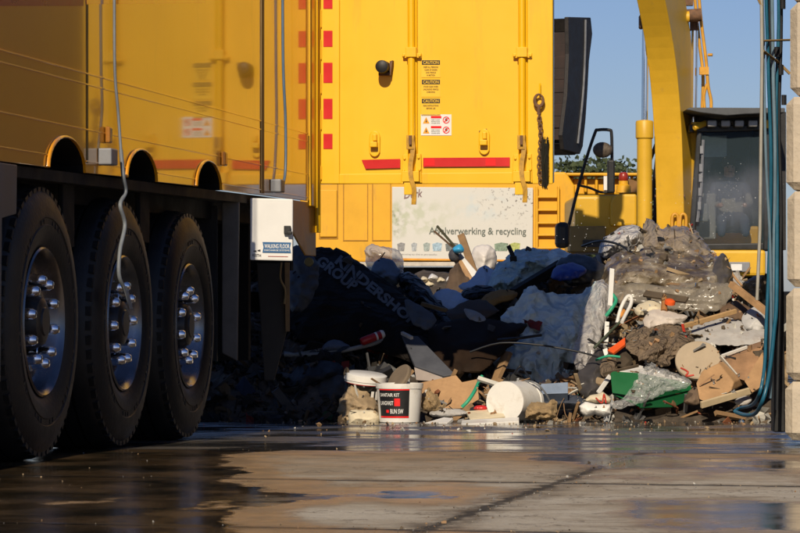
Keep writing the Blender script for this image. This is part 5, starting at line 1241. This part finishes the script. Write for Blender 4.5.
lump('orange_scrap', [(617, 313), (621, 308), (626, 311), (624, 317), (619, 318)], mat('dull orange', (.6, .25, .05), .6), 'dull orange scrap inside the white hairpin tube', 'scrap', d=19.2, thick=.03, lean=.5, amp=.01)
lump('brown_cloth', [(626, 340), (633, 330), (648, 325), (660, 321), (672, 325), (686, 328), (694, 338), (692, 352), (678, 360), (662, 364), (644, 360), (630, 352)], M_brag, 'large brown crumpled cloth in the middle of the sunlit heap face', 'cloth', d=19.0, thick=.12, lean=1.0, amp=.10, freq=8, ragged=2.6, step=1.3)
lump('earth_clod', [(612, 362), (618, 348), (628, 350), (634, 360), (626, 369)], mat('dark clod', (.06, .045, .03), .9, var=.4), 'dark earth clod above the green crate', 'clod', d=18.95, thick=.08, lean=.8, amp=.03, freq=10)
lump('foam_piece', [(600, 372), (604, 356), (614, 352), (616, 366), (610, 380)], M_brag, 'brown foam scrap against the left end of the green crate', 'foam', d=18.85, thick=.07, lean=.8, amp=.03, freq=10)
# round disc
m = MB(); c = P(698, 361, 18.75); m.lathe([(0, .018), (.135, .018), (.14, .012), (.14, -.008), (0, -.008)], c, (-.1, -.85, .6), 40)
lab(m.build('fibre_disc', M_board, None, smooth=35), 'round tan fibre disc leaning above the brown boxes', 'disc')
# tipped boxes
def hexbox(name, front, dep, m_, label, cat, d0, lean=.6, parent=None):
    midy = sum(q[1] for q in front) / len(front); pts = [P(x, y, d0 + lean * (midy - y) / 100) for x, y in front]
    o = MB().prism(pts, Vector(dep)).build(name, m_, parent, bevel=.006)
    return lab(o, label, cat) if parent is None else o
bx = hexbox('cardboard_box', [(696, 383), (702, 371), (719, 363), (734, 382), (731, 391), (710, 404), (699, 399)], (.10, .22, .03), M_card, 'squashed tan cardboard box lowest under the round disc', 'cardboard box', 18.45)
m = MB(); m.prism([P(699, 385, 18.43), P(714, 374, 18.43), P(715, 375, 18.43), P(700, 386.3, 18.43)], (0, .003, 0)); m.build('box_crease', M_cardd, bx)
hexbox('cardboard_box', [(718, 363), (740, 354), (763, 346), (757, 364), (745, 381), (731, 376)], (.05, .22, .04), M_cardd, 'stained brown cardboard box with a dark wet corner, above the tan one', 'cardboard box', 18.65)
hexbox('cardboard_box', [(744, 381), (752, 368), (762, 352), (766, 374), (762, 386), (752, 393)], (.10, .2, .02), M_card, 'brown cardboard flap box nearest the hoses', 'cardboard box', 18.5)
lath('wooden_lath', (701, 405, 18.3), (752, 390, 18.45), .04, .02, mat('cream lath', (.55, .44, .28), .8, var=.2), 'cream lath lying on the ground under the brown boxes', 'lath')
lath('wooden_lath', (722, 356, 18.7), (747, 347, 18.8), .02, .012, M_wplas, 'thin white lath above the stained box', 'lath')
lump('earth_clod', [(684, 402), (690, 390), (698, 388), (704, 400), (696, 405)], mat('brown clod', (.16, .11, .075), .9, var=.4), 'brown clod between the green crate and the tan box', 'clod', d=18.5, thick=.06, lean=.5, amp=.03, freq=10)
rod('red_wire', [(681, 368, 18.6), (688, 372, 18.55), (686, 376, 18.55), (694, 375, 18.55)], .006, mat('red wire', (.5, .05, .03), .5), 'red wire scrap by the round disc', 'wire')
lump('white_paper', [(734, 401), (742, 396), (752, 398), (748, 404), (738, 405)], M_plas, 'grey paper scrap on the ground by the blue hose loop', 'paper', d=18.5, thick=.03, lean=.5, amp=.015, freq=12)
# green crate with its cover
cr = empty('green_crate', P(652, 408, 18.5), 'green plastic crate half covered by clear film at the foot of the heap', 'crate')
def pan(name, pts, th, m_): return plate(name, pts, th, m_, parent=cr, bevel=.005)
pan('side_wall', [(610, 371, 18.5), (640, 373, 18.42), (642, 398, 18.4), (612, 393, 18.48)], .02, M_grn)
pan('side_wall', [(640, 373, 18.43), (691, 383, 18.6), (693, 398, 18.58), (674, 407, 18.5), (641, 408, 18.41)], .02, M_grn)
pan('lid', [(611, 370, 18.52), (640, 365, 18.75), (690, 381, 18.75), (640, 373, 18.44)], .012, M_wplas)
pan('base', [(612, 393, 18.5), (642, 407, 18.42), (690, 398, 18.62), (650, 390, 18.8)], .01, M_grn)
m = MB(); m.prism([P(643, 398, 18.405), P(690, 388, 18.58), P(690.3, 390, 18.58), P(643, 400.5, 18.405)], (0, -.012, 0)); m.build('rim_rib', M_grn, cr)
lump('clear_film', [(607, 404), (622, 398), (634, 384), (641, 370), (652, 363), (664, 369), (678, 374), (692, 382), (684, 389), (668, 392), (652, 399), (634, 405), (618, 409)], M_clear, 'crinkled clear film thrown over the green crate', 'plastic film', d=18.34, thick=.05, lean=.35, amp=.035, freq=8, aniso=(1, 1, 1.6))
# polystyrene
def chunk(name, poly, m_, label, cat, d0, thick=.09, **k): return lump(name, poly, m_, label, cat, d=d0, thick=thick, lean=.2, amp=k.get('amp', .02), freq=k.get('freq', 9), round_=k.get('round_', False), smooth=40, step=k.get('step'))
chunk('polystyrene_block', [(579, 406), (585, 402), (595, 404), (610, 404), (611, 414), (604, 416.5), (595, 414.5), (587, 416.5), (580, 412)], M_poly, 'snow white polystyrene block on the wet ground left of the green crate', 'polystyrene', 18.25, .07, amp=.008)
chunk('foam_slab', [(582, 402), (590, 395), (603, 392), (612, 398), (610, 404), (596, 404)], M_foam, 'cream foam slab lying behind the polystyrene block', 'foam', 18.45, .05)
rod('red_wire', [(596, 398, 18.35), (602, 403, 18.3), (604, 394, 18.35), (606, 403, 18.3)], .005, MATS['red wire'], 'red wire scrap on the cream foam slab', 'wire')
lath('white_trim', (598, 393, 18.5), (610, 376, 18.6), .028, .012, M_wplas, 'slanted pale trim piece left of the green crate', 'trim')
# ---- front edge: buckets and cardboard
def bucket(base, axis, r0, r1, h, label, lidtop=False):
    axis = Vector(axis).normalized(); t = empty('paint_bucket', base, label, 'bucket', 'discarded white paint buckets')
    b = MB(); b.lathe([(0, .0), (r0 - .006, 0), (r0, .006), (r1, h - .03), (r1 + .004, h - .03), (r1 + .006, h - .012), (r1 + .006, h), (r1 - .004, h), (r1 - .004, h - .02), (r0 - .006, .01), (0, .01)], base, axis, 48)
    return t, b.build('bucket_body', M_wplas, t, smooth=35)
def wrap_label(t, base, axis, r0, r1, h, a0, a1, z0, z1, m_, name, off=.0025, cap=False):
    axis = Vector(axis).normalized(); x = axis.cross(Vector((0, 1, 0))).normalized(); y = x.cross(axis)      # y points away from the camera
    def q(u, v, o=off):
        an = a0 + (a1 - a0) * u; zz = (z0 + (z1 - z0) * v) * h; rr = r0 + (r1 - r0) * zz / h + o
        return base + axis * zz + (x * math.sin(an) - y * math.cos(an)) * rr
    return q
# upright bucket with black label
b0 = P(399.5, 425.5, 18.25); b0.z = gz(18.25); B0A = (0.0, 0, 1); R0, R1, BH = .120, .137, 0.235
t1, bb = bucket(b0, B0A, R0, R1, BH, 'upright white paint bucket with a black and red label on the wet ground')
def label_patch(par, q, u0, u1, v0, v1, m_, name, n=14):
    k = MB(); pv = None
    for i in range(n + 1):
        u = u0 + (u1 - u0) * i / n; cur = [k.bm.verts.new(q(u, v0)), k.bm.verts.new(q(u, v1))]
        if pv: k._f([pv[0], cur[0], cur[1], pv[1]])
        pv = cur
    o = k.build(name, m_, par, smooth=60); return o
sgn = 1
ax_test = Vector(B0A).cross(Vector((0, 1, 0)))          # = (-1,0,0): mirror the angle so u runs left to right
q1 = wrap_label(t1, b0, B0A, R0, R1, BH, R(62), R(-26), .14, .88, None, 'l')
lb1 = label_patch(bb, q1, 0, 1, 0, 1, M_blk, 'bucket_label')
q2 = wrap_label(t1, b0, B0A, R0, R1, BH, R(62), R(-26), .14, .88, None, 'l', .0035)
label_patch(lb1, q2, 0, 1, .94, 1.0, M_redhi, 'label_border'); label_patch(lb1, q2, 0, 1, 0, .05, M_redhi, 'label_border')
label_patch(lb1, q2, .55, .72, .40, .66, M_redhi, 'label_emblem'); label_patch(lb1, q2, .28, .37, .17, .27, M_redhi, 'label_emblem')
k = MB()
text_into(k, 'SANITAIR KIT', lambda u, v: q2(.06 + .64 * u, .72 + .12 * v)); text_into(k, 'LANGVAST', lambda u, v: q2(.06 + .46 * u, .43 + .14 * v)); text_into(k, 'BUN SW', lambda u, v: q2(.42 + .40 * u, .14 + .16 * v))
k.build('label_lettering', M_txtw, lb1)
# fallen bucket, base towards us
b1 = P(505, 393, 18.2); ax1 = Vector((.45, .89, -.04)).normalized(); b1.z = gz(18.2) + .125
t2, bb2 = bucket(b1, ax1, .122, .128, .27, 'white paint bucket lying on its side with its round bottom facing us')
k = MB(); k.lathe([(.108, -.003), (.122, -.003), (.122, .004), (.108, .004)], b1, ax1, 44); k.build('bottom_rim', M_wplas, bb2, smooth=35)
k = MB(); hp = [b1 + ax1 * .23 + Vector((.0, 0, .13)), b1 + ax1 * .22 + Vector((.10, -.06, .11)), b1 + ax1 * .24 + Vector((.17, -.02, .0)), b1 + ax1 * .26 + Vector((.15, .04, -.1))]
k.tube(smooth_pts(hp), .006, 6); k.build('bucket_handle', M_gry, bb2, smooth=60)
# closed bucket with a white lid, half buried
b2 = P(363, 404, 18.62); ax2 = Vector((.10, -.12, 1)).normalized()
t3, bb3 = bucket(b2, ax2, .115, .122, .165, 'black sided paint bucket with a white lid, half buried left of the upright one')
q3 = wrap_label(t3, b2, ax2, .115, .122, .165, R(88), R(-88), .04, .84, None, 'l')
lb3 = label_patch(bb3, q3, 0, 1, 0, 1, M_plb, 'bucket_label', 26)
q4 = wrap_label(t3, b2, ax2, .115, .122, .165, R(88), R(-88), .04, .84, None, 'l', .0035)
label_patch(lb3, q4, 0, 1, .95, 1, M_redhi, 'label_border', 26)
for u_ in (.62, .70, .80): label_patch(lb3, q4, u_, u_ + .05, .3, .7, M_wplas, 'label_patch', 3)
k = MB(); k.lathe([(0, .19), (.118, .19), (.13, .184), (.132, .15), (.124, .148), (.12, .15)], b2, ax2, 44); k.build('lid', M_wplas, bb3, smooth=35)
k = MB(); c = P(399, 378, 18.4); k.lathe([(0, .012), (.085, .012), (.095, .004), (.095, -.012), (.0, -.012)], c, (-.72, -.45, .55), 36)
lab(k.build('pail_lid', mat('brown fibre lid', (.17, .13, .09), .8, var=.3), None, smooth=35), 'brown round lid leaning on the upright bucket', 'lid')
lump('insulation_roll', [(338, 418), (340, 400), (348, 386), (358, 384), (368, 390), (376, 400), (378, 424), (344, 424)], mat('old insulation', (.34, .25, .15), .9, var=.45, scale=10, dirt=.3, bump=.5), 'crumbling brown insulation roll left of the upright bucket', 'insulation', d=18.5, thick=.12, lean=.3, amp=.06, freq=12, ragged=2.2)
lump('foam_piece', [(348, 423), (350, 411), (362, 410), (377, 412), (377, 425), (354, 425.5)], M_foam, 'cream foam slab on the ground left of the upright bucket', 'foam', d=18.28, thick=.07, lean=.2, amp=.015, freq=9)
lump('fibre_chunk', [(421, 402), (424, 391), (430, 388), (437, 394), (440, 402), (446, 404), (440, 411), (426, 411)], M_bundle, 'rough brown fibre chunk right of the upright bucket', 'fibre chunk', d=18.35, thick=.07, lean=.3, amp=.05, freq=14, ragged=2.5)
lump('fibre_chunk', [(525, 418), (527, 408), (534, 402), (545, 402), (556, 401), (558, 410), (552, 419), (536, 420)], M_bundle, 'rough tan fibre chunk in front of the fallen bucket', 'fibre chunk', d=18.15, thick=.07, lean=.3, amp=.05, freq=14, ragged=2.5)
plate('cardboard_sheet', [(418, 383, 18.75), (456, 375, 18.75), (462, 382, 18.72), (477, 379, 18.72), (479, 399, 18.6), (464, 408, 18.55), (442, 409, 18.55), (424, 402, 18.6)], .012, M_card, 'sunlit tan cardboard sheet with a ragged top behind the green strap', 'cardboard')
plate('board_piece', [(414, 367, 18.9), (442, 377, 18.8), (445, 382, 18.78), (416, 380, 18.85)], .03, mat('greyed board', (.34, .29, .26), .8, var=.2), 'greyed chipboard piece above the tan cardboard sheet', 'board')
plate('dark_board', [(402, 335, 19.2), (418, 336, 19.2), (455, 374, 18.85), (444, 376, 18.85), (415, 366, 18.95)], .02, mat('dark grey panel', (.07, .075, .09), .6, var=.3), 'dark grey angled panel above the chipboard piece', 'panel')
rod('green_strap', [(462, 407, 18.3), (468, 401, 18.3), (474, 392, 18.35), (478, 384, 18.45), (482, 376, 18.5)], .011, M_strapg, 'curved green strap in front of the tan cardboard sheet', 'strap')
lump('red_scrap', [(474, 409), (477, 405.5), (486, 406), (486, 410)], mat('red foil', (.6, .03, .03), .4), 'red foil scrap left of the fallen bucket', 'scrap', d=18.3, thick=.02, lean=.2, amp=.005)
plate('white_board', [(462, 420, 18.05), (519, 417, 18.0), (519, 421, 17.9), (461, 424, 17.85)], .025, M_wplas, 'flat white board lying in the puddle before the fallen bucket', 'board')
plate('board_piece', [(466, 411, 18.3), (500, 408, 18.3), (505, 416, 18.15), (470, 419, 18.1)], .02, M_foam, 'cream board lying under the front of the fallen bucket', 'board')
plate('white_board', [(424, 423, 18.05), (444, 417, 18.1), (453, 418, 18.05), (447, 423, 17.95)], .02, M_wplas, 'small white board in the puddle right of the upright bucket', 'board')
lump('paper_scrap', [(430, 412), (445, 408), (462, 410), (470, 414), (452, 417), (434, 417)], M_plas, 'muddy paper wad between the fibre chunk and the cream board', 'paper', d=18.3, thick=.04, lean=.4, amp=.02, freq=12)
# strip, panel and can in the shade
rod('grey_tube', [(284, 355, 19.23), (305, 355, 19.23), (330, 353, 19.23), (356, 348, 19.28), (378, 342, 19.33), (391, 334, 19.43), (394, 328, 19.48)], .014, mat('grey rubber strip', (.30, .31, .31), .6, var=.25), 'bent grey rubber strip curving up under the tarpaulin', 'strip', seg=8)
plate('pale_panel', [(284, 347, 19.38), (322, 343, 19.38), (336, 347, 19.28), (300, 353, 19.23), (284, 354, 19.23)], .015, mat('dull pale panel', (.2, .22, .22), .7), 'dull pale panel left of the grey rubber strip', 'panel')
lump('rag', [(322, 350), (328, 341), (338, 340), (350, 346), (344, 350)], mat('slate rag', (.11, .13, .17), .85, var=.3), 'slate coloured rag lying on the grey rubber strip', 'rag', d=19.28, thick=.05, lean=.8, amp=.03, freq=10)
cn = empty('red_can', P(373, 338, 19.25), 'red drink can with a white band on the grey rubber strip', 'can')
pa, pb = P(361, 342, 19.25), P(384, 333.5, 19.29); ax_ = (pb - pa).normalized(); L_ = (pb - pa).length
k = MB(); k.lathe([(0, 0), (.02, 0), (.027, .012), (.027, L_ - .012), (.02, L_), (0, L_)], pa, ax_, 22); bo_ = k.build('can_body', mat('can red', (.38, .015, .02), .35), cn, smooth=40)
k = MB(); k.lathe([(.0276, L_ * .62), (.0276, L_ * .70)], pa, ax_, 22, cap=False); k.lathe([(.0276, L_ * .86), (.0276, L_ * .93), (.02, L_ * 1.005), (0, L_ * 1.006)], pa, ax_, 22, cap=False); k.build('white_band', M_wht, bo_, smooth=40)
lath('small_batten', (402, 333, 19.2), (412, 338, 19.1), .02, .02, mat('pale batten', (.5, .47, .42), .7), 'small pale batten beside the dark grey panel', 'batten')
for i, (pl_, lb_, c_) in enumerate((([(216, 424), (220, 404), (240, 396), (262, 400), (270, 414), (262, 425)], 'low dark rag heap behind the last trailer wheel', (.03, .03, .033)), ([(262, 425), (266, 402), (284, 388), (308, 392), (318, 410), (314, 426)], 'dark muddy sack under the grey rubber strip', (.035, .03, .025)),
        ([(308, 424), (312, 396), (326, 378), (344, 376), (350, 392), (342, 424)], 'dark brown sack between the muddy sack and the insulation roll', (.05, .037, .026)), ([(288, 392), (292, 372), (312, 362), (336, 362), (344, 374), (324, 386)], 'black bag under the bent grey strip', (.012, .012, .014)))):
    lump('sack', pl_, mat('sack dark %d' % i, c_, .6, var=.4, bump=.3), lb_, 'sack', d=18.75 + (.2 if i == 3 else 0), thick=.13, lean=.6, amp=.045, freq=7)
# ---- loose bits that have come to rest on everything
bpy.context.view_layer.update(); dg = bpy.context.evaluated_depsgraph_get(); m = MB(); mK = MB()
for _ in range(2600):
    d = dr.uniform(18.2, 21.6); px = dr.uniform(215, 775); X = (px - 400) / F * d
    ok, loc, nrm, idx, ob, mx_ = SC.ray_cast(dg, Vector((X, d, 1.15)), Vector((0, 0, -1)))
    if not ok or loc.z < gz(d) + .02 or ob.name.split('.')[0] in ('mixed_debris', 'ground', 'rear_door', 'paint_bucket'): continue
    if nrm.z < .15 or dr.random() > .6: continue
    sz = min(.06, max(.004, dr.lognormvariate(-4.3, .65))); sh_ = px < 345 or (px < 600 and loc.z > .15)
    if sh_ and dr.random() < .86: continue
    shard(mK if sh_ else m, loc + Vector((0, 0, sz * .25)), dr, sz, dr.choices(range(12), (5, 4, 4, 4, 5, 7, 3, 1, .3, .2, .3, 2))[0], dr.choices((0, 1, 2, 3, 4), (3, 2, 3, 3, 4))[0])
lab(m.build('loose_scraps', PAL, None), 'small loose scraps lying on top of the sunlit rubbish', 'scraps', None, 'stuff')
lab(mK.build('loose_scraps', PAL_SHADE, None), 'small sooty scraps lying on top of the shaded rubbish', 'scraps', None, 'stuff')  # scrap colours darkened for the shade they lie in
# ---- water spray drifting before the cab: droplets and a thin veil
m = MB(); wr = random.Random(5)
for _ in range(140):
    c = P(728 + wr.gauss(0, 22), 196 + wr.gauss(0, 17), wr.uniform(24, 27))
    r_ = wr.uniform(.0006, .0018)
    m.obox(c, (r_, 0, 0), (0, r_, 0), (0, 0, r_ * 1.5))
for _ in range(110):
    c = P(wr.gauss(590, 60), wr.gauss(246, 22), wr.uniform(23, 26)); r_ = wr.uniform(.001, .003)
    m.obox(c, (r_, 0, 0), (0, r_, 0), (0, 0, r_))
lab(m.build('water_spray', mat('water drops', (.8, .82, .85), .1, var=.02, alpha=.7), None), 'fine water spray drifting in front of the excavator cab', 'water spray', None, 'stuff')
vm = bpy.data.materials.new('spray veil'); vm.use_nodes = True; vt = vm.node_tree; vt.nodes.remove(vt.nodes['Principled BSDF'])
pv = vt.nodes.new('ShaderNodeVolumePrincipled'); pv.inputs['Color'].default_value = (.9, .92, .95, 1); pv.inputs['Anisotropy'].default_value = .2
tc = vt.nodes.new('ShaderNodeTexCoord'); gd = vt.nodes.new('ShaderNodeTexGradient'); gd.gradient_type = 'SPHERICAL'; mp_ = vt.nodes.new('ShaderNodeMapping'); mp_.vector_type = 'POINT'
mp_.inputs['Location'].default_value = (-1, -1, -1); mp_.inputs['Scale'].default_value = (2, 2, 2)
vt.links.new(tc.outputs['Generated'], mp_.inputs[0]); vt.links.new(mp_.outputs[0], gd.inputs[0])
nzv = vt.nodes.new('ShaderNodeTexNoise'); nzv.inputs['Scale'].default_value = 2.2; nzv.inputs['Detail'].default_value = 3; vt.links.new(tc.outputs['Object'], nzv.inputs['Vector'])
mr_ = vt.nodes.new('ShaderNodeMapRange'); mr_.inputs[1].default_value = .4; mr_.inputs[2].default_value = .7; vt.links.new(nzv.outputs[0], mr_.inputs[0])
m1 = vt.nodes.new('ShaderNodeMath'); m1.operation = 'MULTIPLY'; vt.links.new(gd.outputs['Fac'], m1.inputs[0]); vt.links.new(mr_.outputs[0], m1.inputs[1])
m2_ = vt.nodes.new('ShaderNodeMath'); m2_.operation = 'MULTIPLY'; vt.links.new(m1.outputs[0], m2_.inputs[0]); m2_.inputs[1].default_value = 5.0
vt.links.new(m2_.outputs[0], pv.inputs['Density']); vt.links.new(pv.outputs[0], vt.nodes['Material Output'].inputs['Volume'])
m = MB(); c = P(728, 196, 26)
m.lathe([(.001, -.38)] + [(.5 * math.cos(R(a_)), .38 * math.sin(R(a_))) for a_ in range(-80, 81, 10)] + [(.001, .38)], c, (0, 0, 1), 24)
lab(m.build('water_mist', vm, None), 'faint veil of mist hanging before the excavator cab', 'mist', None, 'stuff')
SC.cycles.max_bounces = 8; SC.cycles.transparent_max_bounces = 16; SC.cycles.volume_step_rate = 2
